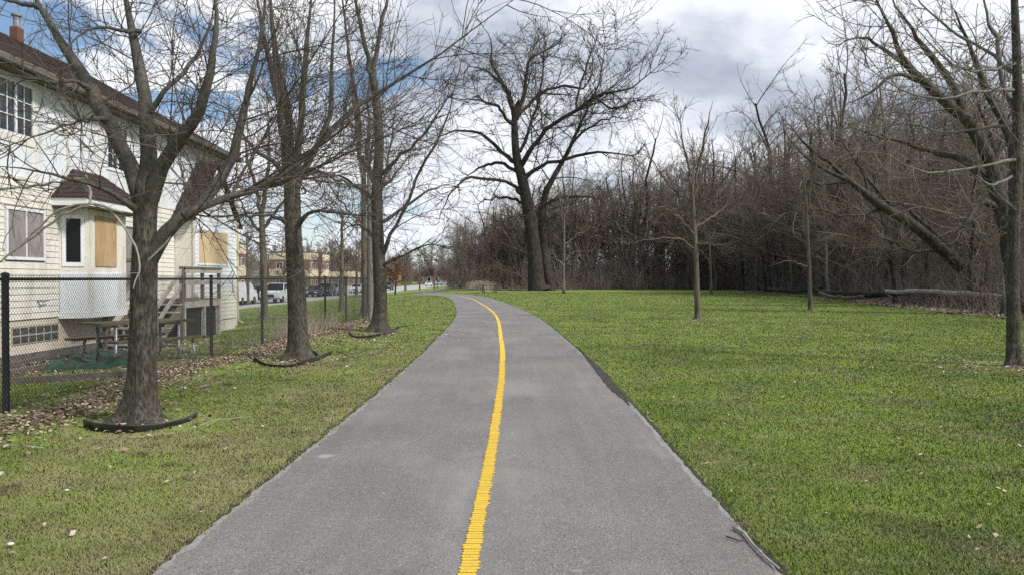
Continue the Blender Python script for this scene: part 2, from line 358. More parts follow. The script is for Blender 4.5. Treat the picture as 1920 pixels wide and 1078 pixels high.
# ------------------------------------------------------------------ branching
def nrm(v): return v/np.maximum(np.linalg.norm(v, axis=-1, keepdims=True), 1e-9)
def tubes(batches, m, origin=(0, 0, 0), flare=0.0, name='crown', smooth=True):
    Vs, Qs, n0 = [], [], 0
    for P, R, n in batches:
        B, K, _ = P.shape
        if B == 0: continue
        T = np.empty_like(P); T[:, 1:-1] = P[:, 2:]-P[:, :-2]; T[:, 0] = P[:, 1]-P[:, 0]; T[:, -1] = P[:, -1]-P[:, -2]; T = nrm(T)
        mean = nrm(P[:, -1]-P[:, 0])
        ref = np.where(np.abs(mean[:, 2:3]) < .8, np.array([[0, 0, 1.]]), np.array([[1., 0, 0]]))[:, None, :]
        A = nrm(np.cross(T, np.broadcast_to(ref, T.shape))); Bn = np.cross(T, A)
        th = np.arange(n)*2*PI/n
        rr = R[:, :, None]*np.ones(n)
        if flare:
            h = P[:, :, 2:3]-P[:, 0:1, 2:3]
            rr = rr*(1 + flare*np.exp(-h/.28)*(np.cos(3*th+.6)*.5+np.cos(5*th+2)*.4) + .02*np.cos(7*th+h*3)+.02*np.cos(11*th-h*2))
        V = P[:, :, None, :] + rr[..., None]*(np.cos(th)[None, None, :, None]*A[:, :, None, :] + np.sin(th)[None, None, :, None]*Bn[:, :, None, :])
        idx = np.arange(B*K*n).reshape(B, K, n)
        a = idx[:, :-1, :]; b = np.roll(a, -1, 2); d = idx[:, 1:, :]; c = np.roll(d, -1, 2)
        Qs.append(np.stack([a, d, c, b], -1).reshape(-1, 4)+n0); Vs.append(V.reshape(-1, 3)); n0 += B*K*n
    V = np.concatenate(Vs) - np.array(origin)
    return np_mesh(name, V, quads=np.concatenate(Qs), m=m, smooth=smooth)
def grow(P, R, rng, dens, t0, ang, lf, N, wob, up, rf, rmin, lmin, lmax, sl, asd=.22, nmax=None, zmin=None, taper=.8, curl=.10):
    B, Np, _ = P.shape
    L = np.linalg.norm(np.diff(P, axis=1), axis=2).sum(1)
    n = rng.poisson(np.maximum(dens*L*(1-t0), 0)); idx = np.repeat(np.arange(B), n)
    if nmax and len(idx) > nmax: idx = rng.choice(idx, nmax, replace=False)
    Mn = len(idx)
    t = t0+(1-t0)*rng.random(Mn); f = t*(Np-1.001); i = f.astype(int); fr = (f-i)[:, None]
    s = P[idx, i]*(1-fr)+P[idx, i+1]*fr; tg = nrm(P[idx, i+1]-P[idx, i]); pr = R[idx, i]*(1-fr[:, 0])+R[idx, i+1]*fr[:, 0]
    ln = np.clip(L[idx]*lf*(1-.55*t)*rng.uniform(.45, 1.2, Mn), lmin, lmax)
    pp = nrm(np.cross(tg, nrm(rng.normal(size=(Mn, 3)))))
    a = rng.normal(ang, asd, Mn)[:, None]
    d = np.cos(a)*tg+np.sin(a)*pp
    C = np.empty((Mn, N, 3)); C[:, 0] = s; st = (ln/(N-1))[:, None]
    upv = np.array([0, 0, 1.]); bend = rng.normal(size=(Mn, 3))*curl; wob = wob*.45
    for k in range(1, N):
        d = nrm(d+bend+rng.normal(size=(Mn, 3))*wob+upv*up)
        C[:, k] = C[:, k-1]+d*st
    r0 = np.maximum(np.minimum(pr*rf, ln*sl), rmin)
    R2 = np.maximum(r0[:, None]*(1-taper*np.linspace(0, 1, N))[None, :], rmin*.55)
    if zmin is not None:
        k = C[:, :, 2].min(1) > zmin; C, R2 = C[k], R2[k]
    return C, R2
def resample(pts, rad, K, rng=None, wob=0.0):
    P = np.array(pts, float); r = np.array(rad, float)
    if len(r) != len(P): r = np.interp(np.linspace(0, 1, len(P)), np.linspace(0, 1, len(r)), r)
    # Catmull-Rom
    Q = np.vstack([2*P[0]-P[1], P, 2*P[-1]-P[-2]]); n = len(P)
    u = np.linspace(0, n-1.0001, K); i = u.astype(int); f = (u-i)[:, None]
    p0, p1, p2, p3 = Q[i], Q[i+1], Q[i+2], Q[i+3]
    C = .5*((2*p1)+(-p0+p2)*f+(2*p0-5*p1+4*p2-p3)*f**2+(-p0+3*p1-3*p2+p3)*f**3)
    R = np.interp(u, np.arange(n), r)
    if rng is not None and wob: C[1:-1] += rng.normal(size=(K-2, 3))*wob
    return C, R
def trace(pl, Y0, k=1.0):
    """pl: list of (px, py, depth offset, width in photo pixels) -> world points and radii"""
    P, R = [], []
    for px, py, dd, w in pl:
        Y = Y0+dd; P.append(tuple(at(px, py, Y))); R.append(w/2/F*Y*k)
    return P, R
def stack(lst):   # list of (C,R) of the same K
    return np.stack([c for c, _ in lst]), np.stack([r for _, r in lst])

def traced_tree(name, base_px, trunk, limbs, label, cat, seed, bark, limb_m, twig_m, levels, group=None, flare=.45, K=14, extra_pale=None, tdens=1.0, low=.35, crown_from_trunk=.45):
    rng = np.random.default_rng(seed)
    g = G(*base_px); Y0 = g.y
    e = empty(name, (g.x, g.y, gz(g.x)), label, cat, group)
    P, R = trace(trunk, Y0)
    P[0] = (g.x, g.y, gz(g.x)-.06)
    R = [r*.86 if i else r for i, r in enumerate(R)]; C, Rr = resample(P, R, 30)
    np_obj('trunk', tubes([(C[None], Rr[None], 22)], bark, e.location, flare, 'trunk'), e)
    LS = []
    for pl in limbs:
        P2, R2 = trace(pl, Y0, .84); c, r = resample(P2, R2, K, rng, 0.01*Y0/10); r = r*np.interp(np.linspace(0, 1, K), [0, .55, 1], [1, .95, .3])
        LS.append((c, r)); np_obj('limb', tubes([(c[None], r[None], 10)], limb_m, e.location, 0, 'limb'), e)
    par = stack(LS); tr = resample(P, R, K)
    batches = []
    cur = par
    for li, lv in enumerate(levels):
        dens, t0, ang, lf, N, wob, up, rf, rmin, lmin, lmax, sl, sides = lv
        ch = grow(cur[0], cur[1], rng, dens, t0, ang, lf, N, wob, up, rf, rmin, lmin, lmax, sl, zmin=low)
        if li == 0 and tdens > 0:
            c2 = grow(tr[0][None], tr[1][None], rng, tdens, crown_from_trunk, 1.1, .35, N, wob, up, rf*.6, rmin, lmin, lmax*.8, sl, zmin=low)
            ch = (np.concatenate([ch[0], c2[0]]), np.concatenate([ch[1], c2[1]]))
        batches.append((ch[0], ch[1], sides)); cur = ch
    np_obj('crown', tubes(batches, twig_m, e.location, 0, 'crown'), e)
    return e, sum(b[0].shape[0]*(b[0].shape[1]-1)*b[2]*2 for b in batches)

# ================================================================== SETTING
def build_ground():
    xs = np.unique(np.concatenate([np.linspace(-1500, -60, 14), np.linspace(-60, -24, 19), np.linspace(-24, -4, 60), np.linspace(-4, 40, 30), np.linspace(40, 1500, 14)]))
    ys = np.unique(np.concatenate([np.linspace(-60, 60, 49), np.linspace(60, 300, 33), np.linspace(300, 2500, 12)]))
    X, Y = np.meshgrid(xs, ys); Z = gza(X)
    V = np.stack([X, Y, Z], -1).reshape(-1, 3); nx = len(xs)
    i = np.arange(len(ys)-1)[:, None]*nx+np.arange(nx-1)[None]; i = i.reshape(-1)
    q = np.stack([i, i+1, i+1+nx, i+nx], -1)
    tag(np_obj('ground', np_mesh('ground', V, quads=q, m='lawn')), kind='structure')
build_ground()

def spline(pts, step):
    P = np.array(pts, float); Q = np.vstack([2*P[0]-P[1], P, 2*P[-1]-P[-2]]); out = []
    for i in range(len(P)-1):
        p0, p1, p2, p3 = Q[i:i+4]; n = max(2, int(np.linalg.norm(p2-p1)/step))
        f = np.linspace(0, 1, n, endpoint=False)[:, None]
        out.append(.5*((2*p1)+(-p0+p2)*f+(2*p0-5*p1+4*p2-p3)*f**2+(-p0+3*p1-3*p2+p3)*f**3))
    return np.vstack(out+[P[-1:]])
CL = [(-.25, -12), (-.24, 0), (-.22, 4.1), (-.17, 8), (-.17, 12), (-.22, 17), (-.50, 27.7), (-1.0, 36), (-1.9, 46), (-3.2, 58), (-5.2, 69), (-8.0, 78), (-10.2, 89), (-11.6, 104), (-12.6, 125), (-13.6, 160), (-14.6, 210), (-15.5, 300)]
PW = 1.55
def strip(cl, offs, dz, step, seed=1, jit=0.0):
    rng = np.random.default_rng(seed)
    c = spline(cl, step); t = np.gradient(c, axis=0); t /= np.linalg.norm(t, axis=1)[:, None]; nrm_ = np.stack([t[:, 1], -t[:, 0]], -1)
    cols = []
    for k, o in enumerate(offs):
        oo = np.full(len(c), float(o))
        if jit and k in (0, len(offs)-1):
            s = rng.normal(size=len(c)); s = np.convolve(s, np.ones(5)/5, 'same')+.5*rng.normal(size=len(c)); oo += s*jit
        cols.append(c+nrm_*oo[:, None])
    A = np.stack(cols, 1); V = np.concatenate([A, (gza(A[..., 0])+dz)[..., None]], -1)
    n, k = V.shape[:2]; i = (np.arange(n-1)[:, None]*k+np.arange(k-1)[None]).reshape(-1)
    return V.reshape(-1, 3), np.stack([i, i+1, i+1+k, i+k], -1), c
V, q, c = strip(CL, [-PW, -1, -.5, 0, .5, 1, PW], .016, .12, 3, .025)
tag(np_obj('path', np_mesh('path', V, quads=q, m='asphalt')), kind='structure')
# crumbling pale edge of the paving, a ragged narrow sheet just under it on both sides
V, q, _ = strip(CL[:9], [PW-.1, PW+.04, PW+.09], .006, .07, 15, .02)
tag(np_obj('path_verge', np_mesh('path_verge', V, quads=q, m='mud')), kind='structure')
V, q, _ = strip(CL[:9], [-PW-.09, -PW-.03, -PW+.1], .006, .07, 16, .03)
tag(np_obj('path_verge', np_mesh('path_verge', V, quads=q, m='mud')), kind='structure')
V, q, _ = strip(CL[:9], [PW-.04, PW+.008, PW+.03], .012, .05, 5, .008)
tag(np_obj('path_edge', np_mesh('path_edge', V, quads=q, m='crumb')), kind='structure')
V, q, _ = strip(CL[:9], [-PW-.045, -PW-.02, -PW+.05], .011, .06, 6, .016)
tag(np_obj('path_edge', np_mesh('path_edge', V, quads=q, m='crumb')), kind='structure')
# yellow centre line, sprayed over grooved asphalt: ragged comb edges
def yellow():
    c = spline(CL, .011*2)
    c = c[(c[:, 1] > 2.0) & (c[:, 1] < 120)]
    d = np.linalg.norm(np.diff(c, axis=0), axis=1); s = np.concatenate([[0], np.cumsum(d)])
    st = []; x = 0
    rng = np.random.default_rng(4)
    while x < s[-1]:
        st.append(x); yy = np.interp(x, s, c[:, 1]); x += (.042 if yy < 14 else .1 if yy < 30 else .5)
    st = np.array(st); cx = np.interp(st, s, c[:, 0]); cy = np.interp(st, s, c[:, 1])
    sm = np.convolve(rng.normal(size=len(st)+60), np.ones(61)/61, 'valid')[:len(st)]*.05
    cx = cx+sm; V = []; Q = []
    tx = np.gradient(cx); ty = np.gradient(cy); l = np.hypot(tx, ty); nx, ny = ty/l, -tx/l
    for k in range(len(st)-1):
        near = cy[k] < 14
        a = .050+rng.normal()*(.0055 if near else .001); b = .050+rng.normal()*(.0055 if near else .001)
        g = .10 if near else 0      # dark groove between neighbouring ridges
        for (u, w) in ((k, a), (k+1, b)):
            pass
        x0, y0 = cx[k]+(cx[k+1]-cx[k])*g, cy[k]+(cy[k+1]-cy[k])*g; x1, y1 = cx[k+1], cy[k+1]
        z = gz(cx[k])+.0205+(rng.random()*.0015 if near else 0); n0 = len(V)
        xm, ym = (x0+x1)/2, (y0+y1)/2; e = .80 if near else 1
        V += [(x0-nx[k]*a*e*1.0, y0-ny[k]*a*e, z), (xm-nx[k]*a, ym-ny[k]*a, z), (x1-nx[k]*a*e, y1-ny[k]*a*e, z),
              (x1+nx[k]*b*e, y1+ny[k]*b*e, z), (xm+nx[k]*b, ym+ny[k]*b, z), (x0+nx[k]*b*e, y0+ny[k]*b*e, z)]
        if near: e = .86
        Q.append((n0+5, n0+4, n0+1, n0)); Q.append((n0+4, n0+3, n0+2, n0+1))
    o = np_obj('centre_line', np_mesh('centre_line', np.array(V), quads=np.array(Q), m='yellow')); tag(o, kind='structure')
    V2, q2, _ = strip([(p[0], p[1]) for p in CL[1:9]], [-.036, .036], .0182, .3, 9, 0)
    V2[:, 2] += 0
    np_o = np_obj('centre_line_base', np_mesh('centre_line_base', V2, quads=q2, m='yellow')); tag(np_o, kind='structure')
yellow()
# wet mud along the right edge
def patch(name, pts, dz, m, seed, kind='structure', sub=6):
    rng = np.random.default_rng(seed); P = [np.array(p[:2]) for p in pts]; ctr = sum(P)/len(P); out = []
    for i in range(len(P)):
        a, b = P[i], P[(i+1) % len(P)]
        for k in range(sub):
            q = a+(b-a)*k/sub; out.append(q+(q-ctr)*rng.normal()*.06)
    V = [(ctr[0], ctr[1], gz(ctr[0])+dz)]+[(q[0], q[1], gz(q[0])+dz) for q in out]; n = len(out)
    o = obj(name, V, [(0, 1+i, 1+(i+1) % n) for i in range(n)], m); return tag(o, kind=kind)
patch('mud', [G(1088, 655), G(1112, 678), G(1140, 704), G(1165, 734), G(1182, 762), G(1156, 742), G(1136, 724), G(1116, 697), G(1098, 672)], .020, 'mud', 3)

# road, kerb, far pavement
for nm, x0, x1, dz, m in (('road', -31.5, -22.6, .05, 'road'), ('pavement', -36.5, -35.0, .06, 'kerb')):
    V, q, _ = strip([(0, -60), (0, 100), (0, 900)], [x0, x1], 0, 20); V[:, 2] = gza(np.array([x0, x1]))[0]+dz
    tag(np_obj(nm, np_mesh(nm, V, quads=q, m=m)), kind='structure')
tag(box('kerb', -22.6, -22.35, -60, 900, -1.1, -.86, 'kerb'), kind='structure')
tag(box('kerb', -31.8, -31.55, -60, 900, -1.1, -.84, 'kerb'), kind='structure')

# forest floor behind the lawn edge
EDGE = [(15.5, 5), (17.2, 18), (18.5, 27.7), (19.1, 32.7), (20.2, 39.3), (21.8, 49), (24.5, 65), (27.2, 88), (26.8, 104), (20, 112), (10, 106), (3.0, 98), (-2.5, 97), (-6.5, 104), (-8.5, 120), (-9.5, 160), (-11, 300)]
def edge_x(y):      # right side edge as x(y) for y<100
    e = EDGE[:8]; return float(np.interp(y, [p[1] for p in e], [p[0] for p in e]))
def floor():
    e = spline(EDGE, 1.0); rng = np.random.default_rng(2)
    e = e+np.stack([np.convolve(rng.normal(size=len(e)), np.ones(3)/3, 'same')]*2, -1)*.22*np.array([1, .3])
    V = []; Q = []
    for k, p in enumerate(e):
        V += [(p[0], p[1], gz(p[0])+.02), (max(p[0], 0)*.4+62, p[1]*1.35+5, .02)]
    for k in range(len(e)-1): Q.append((2*k, 2*k+1, 2*k+3, 2*k+2))
    tag(obj('forest_floor', V, Q, 'floor'), kind='structure')
    return e
EDGEP = floor()

# ================================================================== GRASS, LEAVES
def in_path(x, y, cl=spline(CL, .5)):
    cx = np.interp(y, cl[:, 1], cl[:, 0]); return np.abs(x-cx) < PW+.01+.0*y
def build_grass():
    rng = np.random.default_rng(11); n = 4900000
    d = 2.7*(85/2.7)**rng.random(n); s = rng.uniform(-.94, .94, n)
    x = s*d; y = d
    cl = spline(CL, .5); cx = np.interp(y, cl[:, 1], cl[:, 0])
    k = rng.random(n) < np.clip(.46*(14/d)**.35, 0, .46)
    side = x > cx
    rag = .035*np.sin(y*3.1+side*2)+.03*np.sin(y*7.7+1)+.02*np.sin(y*19.+side)+.012*np.sin(y*43.)
    k &= np.abs(x-cx) > PW+.01+rag*.8+np.where(side, .022, -.01)+.03*rng.random(n)
    k &= (x > -8.8) | ((y > 27) & (x > -22) & (rng.random(n) < .6))
    ex = np.interp(y, [p[1] for p in EDGE[:8]], [p[0] for p in EDGE[:8]]); k &= (x < ex-.1)
    # thin near tree bases and behind the fence
    k &= ~((x < -4.55) & (x > -5.75) & (y < 26) & (rng.random(n) < .85))
    for (bx, by) in [G(262, 795)[:2], G(560, 672)[:2], G(712, 622)[:2], G(1902, 685)[:2]]:
        k &= ~((np.hypot(x-bx, y-by) < .75) & (rng.random(n) < .8))
    x, y, d = x[k], y[k], d[k]; n = len(x)
    h = rng.uniform(.009, .024, n)*(1+.010*d); clump = np.sin(x*5.1+np.sin(y*3.7)*2)*np.sin(y*4.3+x*1.9); h *= 1+.18*clump
    w = .0023*(1+.22*(d-3)); a = rng.uniform(0, 2*PI, n); ln = rng.normal(0, .7, (n, 2))*h[:, None]
    z = gza(x)
    dx, dy = np.cos(a)*w, np.sin(a)*w
    V = np.empty((n, 3, 3)); V[:, 0] = np.stack([x-dx, y-dy, z-.003], -1); V[:, 1] = np.stack([x+dx, y+dy, z-.003], -1); V[:, 2] = np.stack([x+ln[:, 0], y+ln[:, 1], z+h], -1)
    T = np.arange(n*3).reshape(n, 3)
    tint = np.repeat(np.where(rng.random(n) < .06, .75+rng.random(n)*.2, rng.random(n)*.4+.1), 3)
    o = np_obj('grass', np_mesh('grass', V.reshape(-1, 3), tris=T, m='lawn', attr=tint))
    tag(o, 'short green spring grass with dry blades beside the path', 'grass', kind='stuff'); return n
NG = build_grass()

def leaves(name, x, y, size, label, m=('leaf1', 'leaf2', 'leaf3'), seed=0, zoff=.012, lift=.03):
    rng = np.random.default_rng(seed); n = len(x)
    s = rng.uniform(.5, 1.2, n)*size; a = rng.uniform(0, 2*PI, n); z = gza(x)+zoff+rng.random(n)*lift
    u = np.stack([np.cos(a), np.sin(a), rng.normal(0, .35, n)], -1); v = np.stack([-np.sin(a), np.cos(a), rng.normal(0, .35, n)], -1)
    c = np.stack([x, y, z], -1); s = s[:, None]
    V = np.stack([c-u*s, c-v*s*.55+[0, 0, .006], c+u*s*.9, c+v*s*.6], 1)
    V[:, 0, 2] = np.maximum(V[:, 0, 2], c[:, 2]-.008); V[:, 2, 2] = np.maximum(V[:, 2, 2], c[:, 2]-.008)
    i = np.arange(n)*4
    T = np.concatenate([np.stack([i, i+1, i+2], -1), np.stack([i, i+2, i+3], -1)])
    me = np_mesh(name, V.reshape(-1, 3), tris=T, m=list(m)); mi = rng.integers(0, len(m), n); mi = np.concatenate([mi, mi]).astype(np.int32)
    me.polygons.foreach_set('material_index', mi)
    return tag(np_obj(name, me), label, 'leaf litter', kind='stuff')
def build_leaves():
    rng = np.random.default_rng(5)
    n = 26000; y = rng.uniform(5, 27, n); x = -5.2+rng.normal(0, .30, n)+.22*np.sin(y*.9)+np.where(rng.random(n) < .2, rng.normal(0, .5, n), 0)
    leaves('fallen_leaves', x, y, .027, 'brown fallen leaves drifted along the foot of the chain link fence', m=('leaf1', 'leaf2', 'leaf2', 'leaf1', 'leaf3'), seed=1)
    # around tree bases
    xs, ys = [], []
    for p, r, k in ((G(262, 800), .8, 260), (G(555, 678), .9, 500), (G(708, 630), 1.4, 800), (G(1895, 690), .9, 500), (G(1308, 601), 1.0, 350), (G(640, 640), 1.5, 500)):
        a = rng.uniform(0, 2*PI, k); q = np.abs(rng.normal(0, r, k)); xs.append(p.x+np.cos(a)*q); ys.append(p.y+np.sin(a)*q)
    leaves('tree_base_leaves', np.concatenate(xs), np.concatenate(ys), .030, 'dry leaves scattered round the feet of the lawn trees', seed=2)
    # scattered pale leaves over the lawns
    n = 900; d = 4*(60/4)**rng.random(n); x = rng.uniform(-.7, .72, n)*d; cl = spline(CL, .5); cx = np.interp(d, cl[:, 1], cl[:, 0])
    k = (np.abs(x-cx) > PW+.05) & (x > -5) & (x < 22); k &= (rng.random(n) < np.where(x > 0, .8, .45))
    leaves('lawn_leaves', x[k], d[k], .022, 'single pale leaves and chips scattered on the mown lawn', m=('leaf3', 'leaf1', 'leaf3'), seed=3, zoff=.025, lift=.015)
    # wood edge litter
    e = EDGEP; m_ = 42000; i = rng.integers(0, len(e)-1, m_); p = e[i]+(e[i+1]-e[i])*rng.random(m_)[:, None]
    off = np.abs(rng.normal(0, 1.6, m_))-.5; x = p[:, 0]+off*.95; y = p[:, 1]+off*.3
    k = (y > 8) & (y < 125); x, y = x[k], y[k]
    o = leaves('wood_edge_leaves', x, y, .075, 'thick band of dead leaves along the foot of the woods', seed=4, zoff=.03, lift=.05)
build_leaves()

# ================================================================== HOUSE
WX = -10.0
def house():
    e = empty('house', (WX-5, 18, gz(-12)), 'cream and white sided two storey house with boarded windows and brown roof', 'house')
    gzh = gz(WX)-.25
    Y0, Y1 = 7.5, 27.2; XB = -20.6
    # solid core walls (painted base / sheathing)
    wall = MB().box(XB, WX-.05, Y0, Y1, gzh-.8, 5.62).build('wall', 'cream_wall', e)
    ZF, ZS, ZT = .68, 3.5, 5.60
    box('base_course', WX-.05, WX-.02, Y0, Y1, -.5, -.04, 'found', wall)
    box('painted_base', WX-.05, WX-.012, Y0, Y1, -.04, ZF-.002, 'cream_wall', wall)
    # openings on the wall face where planks stop (y0,y1,z0,z1)
    holes = [(15.12, 16.44, 1.86, 2.94), (16.93, 19.17, .66, 3.12), (19.52, 20.62, .95, 2.82), (22.72, 26.2, -.2, 5.2), (11.0, 12.2, 1.86, 2.94)]
    ex = .128; z = ZF; k = 0
    while z < ZS-.03:
        z1 = min(z+ex, ZS); segs = [(Y0, Y1)]
        for (a, b, c, d) in holes:
            if z1 > c+.02 and z < d-.02:
                ns = []
                for (p, q) in segs:
                    if b <= p or a >= q: ns.append((p, q)); continue
                    if a > p: ns.append((p, a))
                    if b < q: ns.append((b, q))
                segs = ns
        for (p, q) in segs:
            if q-p < .03: continue
            # lapped plank: bottom proud, top tucked back; hard shadow line under each
            xo, xi = WX+.020, WX+.004
            v = [(WX-.05, p, z-.012), (xo, p, z-.012), (xi, p, z1-.0), (WX-.05, p, z1), (WX-.05, q, z-.012), (xo, q, z-.012), (xi, q, z1), (WX-.05, q, z1)]
            obj('siding_plank', v, [(0, 1, 2, 3), (7, 6, 5, 4), (0, 4, 5, 1), (1, 5, 6, 2), (2, 6, 7, 3), (3, 7, 4, 0)], 'cream', wall)
        z = z1; k += 1
    # upper white panels and cream boards (false timbering)
    ub = [Y0, 9.0, 10.6, 12.1, 14.35, 16.15, 17.3, 18.6, 19.75, 21.0, 22.2, 23.4, 24.6, 26.0, Y1]
    for a, b in zip(ub[:-1], ub[1:]):
        box('wall_panel', WX-.05, WX+.004, a+.055, b-.055, ZS+.06, ZT-.01, 'white_panel', wall)
    for y in ub:
        box('trim_board', WX-.05, WX+.02, max(Y0, y-.055), min(Y1, y+.055), ZS+.06, ZT-.01, 'cream', wall)
    box('band_board', WX-.05, WX+.024, Y0, Y1, ZS-.0, ZS+.06, 'cream', wall)
    # upper windows: group of three and a pair
    def casement(y0, y1, z0, z1, n, rows=3):
        w = MB().box(WX-.02, WX+.03, y0-.06, y1+.06, z0-.07, z0).box(WX-.02, WX+.03, y0-.06, y1+.06, z1, z1+.05).box(WX-.02, WX+.03, y0-.06, y0, z0, z1).box(WX-.02, WX+.03, y1, y1+.06, z0, z1).build('window', 'vinyl', e)
        wd = (y1-y0)/n
        for i in range(n):
            a = y0+i*wd; fr = MB()
            if i: fr.box(WX-.015, WX+.034, a-.03, a+.03, z0, z1)
            fr.box(WX+.012, WX+.026, a+wd/2-.009, a+wd/2+.009, z0+.001, z1-.001)
            for r in range(1, rows): zz = z0+(z1-z0)*r/rows; fr.box(WX+.012, WX+.024, a+.031, a+wd-.031, zz-.009, zz+.009)
            fr.build('sash', 'vinyl', w)
            box('pane', WX-.0, WX+.008, a+.005, a+wd-.005, z0+.001, z1-.001, 'glass_up', w)
    casement(14.42, 16.02, 4.42, 5.42, 3); casement(19.0, 19.95, 4.25, 5.30, 2)
    box('apron_board', WX-.02, WX+.028, 14.3, 16.2, 4.22, 4.345, 'cream', wall)
    casement(9.4, 10.4, 4.42, 5.42, 2)
    # lower boarded window
    def boarded(y0, y1, z0, z1, m, mull=True):
        w = MB().box(WX-.02, WX+.045, y0-.05, y1+.05, z0-.06, z0).box(WX-.02, WX+.045, y0-.05, y1+.05, z1, z1+.06).box(WX-.02, WX+.045, y0-.05, y0, z0, z1).box(WX-.02, WX+.045, y1, y1+.05, z0, z1).build('window', 'vinyl', e)
        if mull:
            ym = y0+(y1-y0)*.5
            box('plywood_sheet', WX-.02, WX+.030, y0+.001, ym-.015, z0+.001, z1-.001, m, w); box('plywood_sheet', WX-.02, WX+.024, ym+.015, y1-.001, z0+.001, z1-.001, m, w)
            box('mullion', WX-.02, WX+.040, ym-.015, ym+.015, z0+.001, z1-.001, 'vinyl', w)
        else: box('plywood_sheet', WX-.02, WX+.03, y0+.001, y1-.001, z0+.001, z1-.001, m, w)
    boarded(15.2, 16.36, 1.93, 2.87, 'ply_grey'); boarded(11.05, 12.15, 1.93, 2.87, 'ply_grey')
    # boarded door between bay and stairs
    d = box('door', WX-.02, WX+.02, 19.56, 20.58, .96, 2.78, 'ply_grey', e)
    box('cross_board', WX+.021, WX+.04, 19.58, 20.56, 1.93, 2.02, 'oldwood', d)
    # glass block window
    gw = MB().box(WX-.03, WX+.004, 15.33, 16.92, .16, .54).build('window', 'mortar', e)
    for r in range(2):
        for c in range(6):
            y = 15.35+c*.26; z = .18+r*.175
            MB().box(WX-.01, WX+.010, y+.015, y+.235, z+.008, z+.145).build('glass_block', 'glassblock', gw)
    MB().tube([(WX, 16.15, 1.03), (WX+.10, 16.18, 1.04), (WX+.12, 16.2, 1.0)], .022, 8).tube([(WX+.10, 16.2, 1.02), (WX+.10, 16.42, 1.04)], .013, 8).build('wall_tap', 'galv', e)
    # ---- box bay with hipped roof
    A, B, C, D = (WX, 16.95), (-9.5, 17.2), (-9.5, 18.9), (WX, 19.15)
    poly = [A, B, C, D]
    bay = MB().prism([A, D, C, B], 'z', .69, 3.08).build('bay_window', 'cream', e)
    def on(a, b, t0, t1, z0, z1, out, m, nm, par, thick=.03):
        a = Vector((*a, 0)); b = Vector((*b, 0)); d = b-a; n = Vector((d.y, -d.x, 0)).normalized()
        p = a+d*t0; q = a+d*t1; v = []
        for zz in (z0, z1):
            for pt, o in ((p, out-thick), (q, out-thick), (q, out), (p, out)): v.append((pt.x+n.x*o, pt.y+n.y*o, zz))
        return obj(nm, v, BF, m, par)
    # side face window
    on(A, B, .12, .88, 1.76, 2.90, .022, 'vinyl', 'window_frame', bay); on(A, B, .26, .76, 1.86, 2.82, .030, 'glass', 'pane', bay, .004)
    on(A, B, .02, .98, .74, 1.62, .012, 'white_panel', 'bay_panel', bay)
    on(B, C, .18, .72, 1.77, 2.92, .024, 'ply', 'plywood_sheet', bay)
    on(B, C, .04, .12, .74, 3.05, .018, 'cream', 'trim_board', bay); on(B, C, .92, .985, .74, 3.05, .018, 'cream', 'trim_board', bay)
    on(B, C, .13, .50, .74, 1.62, .012, 'white_panel', 'bay_panel', bay); on(B, C, .52, .90, .74, 1.62, .012, 'white_panel', 'bay_panel', bay)
    on(A, B, -.02, 1.04, .62, .735, .03, 'vinyl', 'base_moulding', bay); on(B, C, -.0, 1.0, .62, .735, .032, 'vinyl', 'base_moulding', bay)
    ov = .28; e0, e1, ef = 16.95-ov, 19.15+ov, -9.5+ov
    box('soffit', WX, ef-.02, e0+.02, e1-.02, 3.05, 3.10, 'soffit_brown', bay)
    fm = MB().box(WX, ef, e0, e0+.03, 3.08, 3.25).box(WX, ef, e1-.03, e1, 3.08, 3.25).box(ef-.03, ef, e0+.031, e1-.031, 3.08, 3.25); fm.build('fascia', 'vinyl', bay)
    rz0, rz1 = 3.25, 3.98; n = 7; rt0, rt1 = 17.5, 18.75
    rm = []
    for i in range(n):       # shingle courses, each a step proud of the one above
        t0, t1 = i/n, (i+1)/n
        L_ = lambda t: (ef+.03-(ef+.03-WX-.02)*t, e0-.03+(rt0-e0+.03)*t, e1+.03-(e1+.03-rt1)*t, rz0+(rz1-rz0)*t)
        x0, a0, b0, z0 = L_(t0); x1, a1, b1, z1 = L_(t1); th = .022
        v = [(WX-.01, a0, z0+th), (x0, a0, z0+th), (x0, b0, z0+th), (WX-.01, b0, z0+th), (WX-.01, a1, z1+th*.2), (x1, a1, z1+th*.2), (x1, b1, z1+th*.2), (WX-.01, b1, z1+th*.2),
             (WX-.01, a0, z0-.01), (x0, a0, z0-.01), (x0, b0, z0-.01), (WX-.01, b0, z0-.01)]
        obj('shingle_course', v, [(0, 4, 5, 1), (1, 5, 6, 2), (2, 6, 7, 3), (8, 0, 1, 9), (9, 1, 2, 10), (10, 2, 3, 11), (4, 7, 6, 5)][:7], 'shingle', bay)
    # ---- gabled bump-out with boarded window
    bx, y0, y1, ym = -9.42, 22.75, 26.2, 24.45
    gz_e, gz_r = 3.45, 5.10
    bo = MB().prism([(y0, gzh-.3), (y1, gzh-.3), (y1, gz_e), (ym, gz_r), (y0, gz_e)], 'x', WX-.02, bx-.02).build('bump_out', 'cream', e)
    z = .2
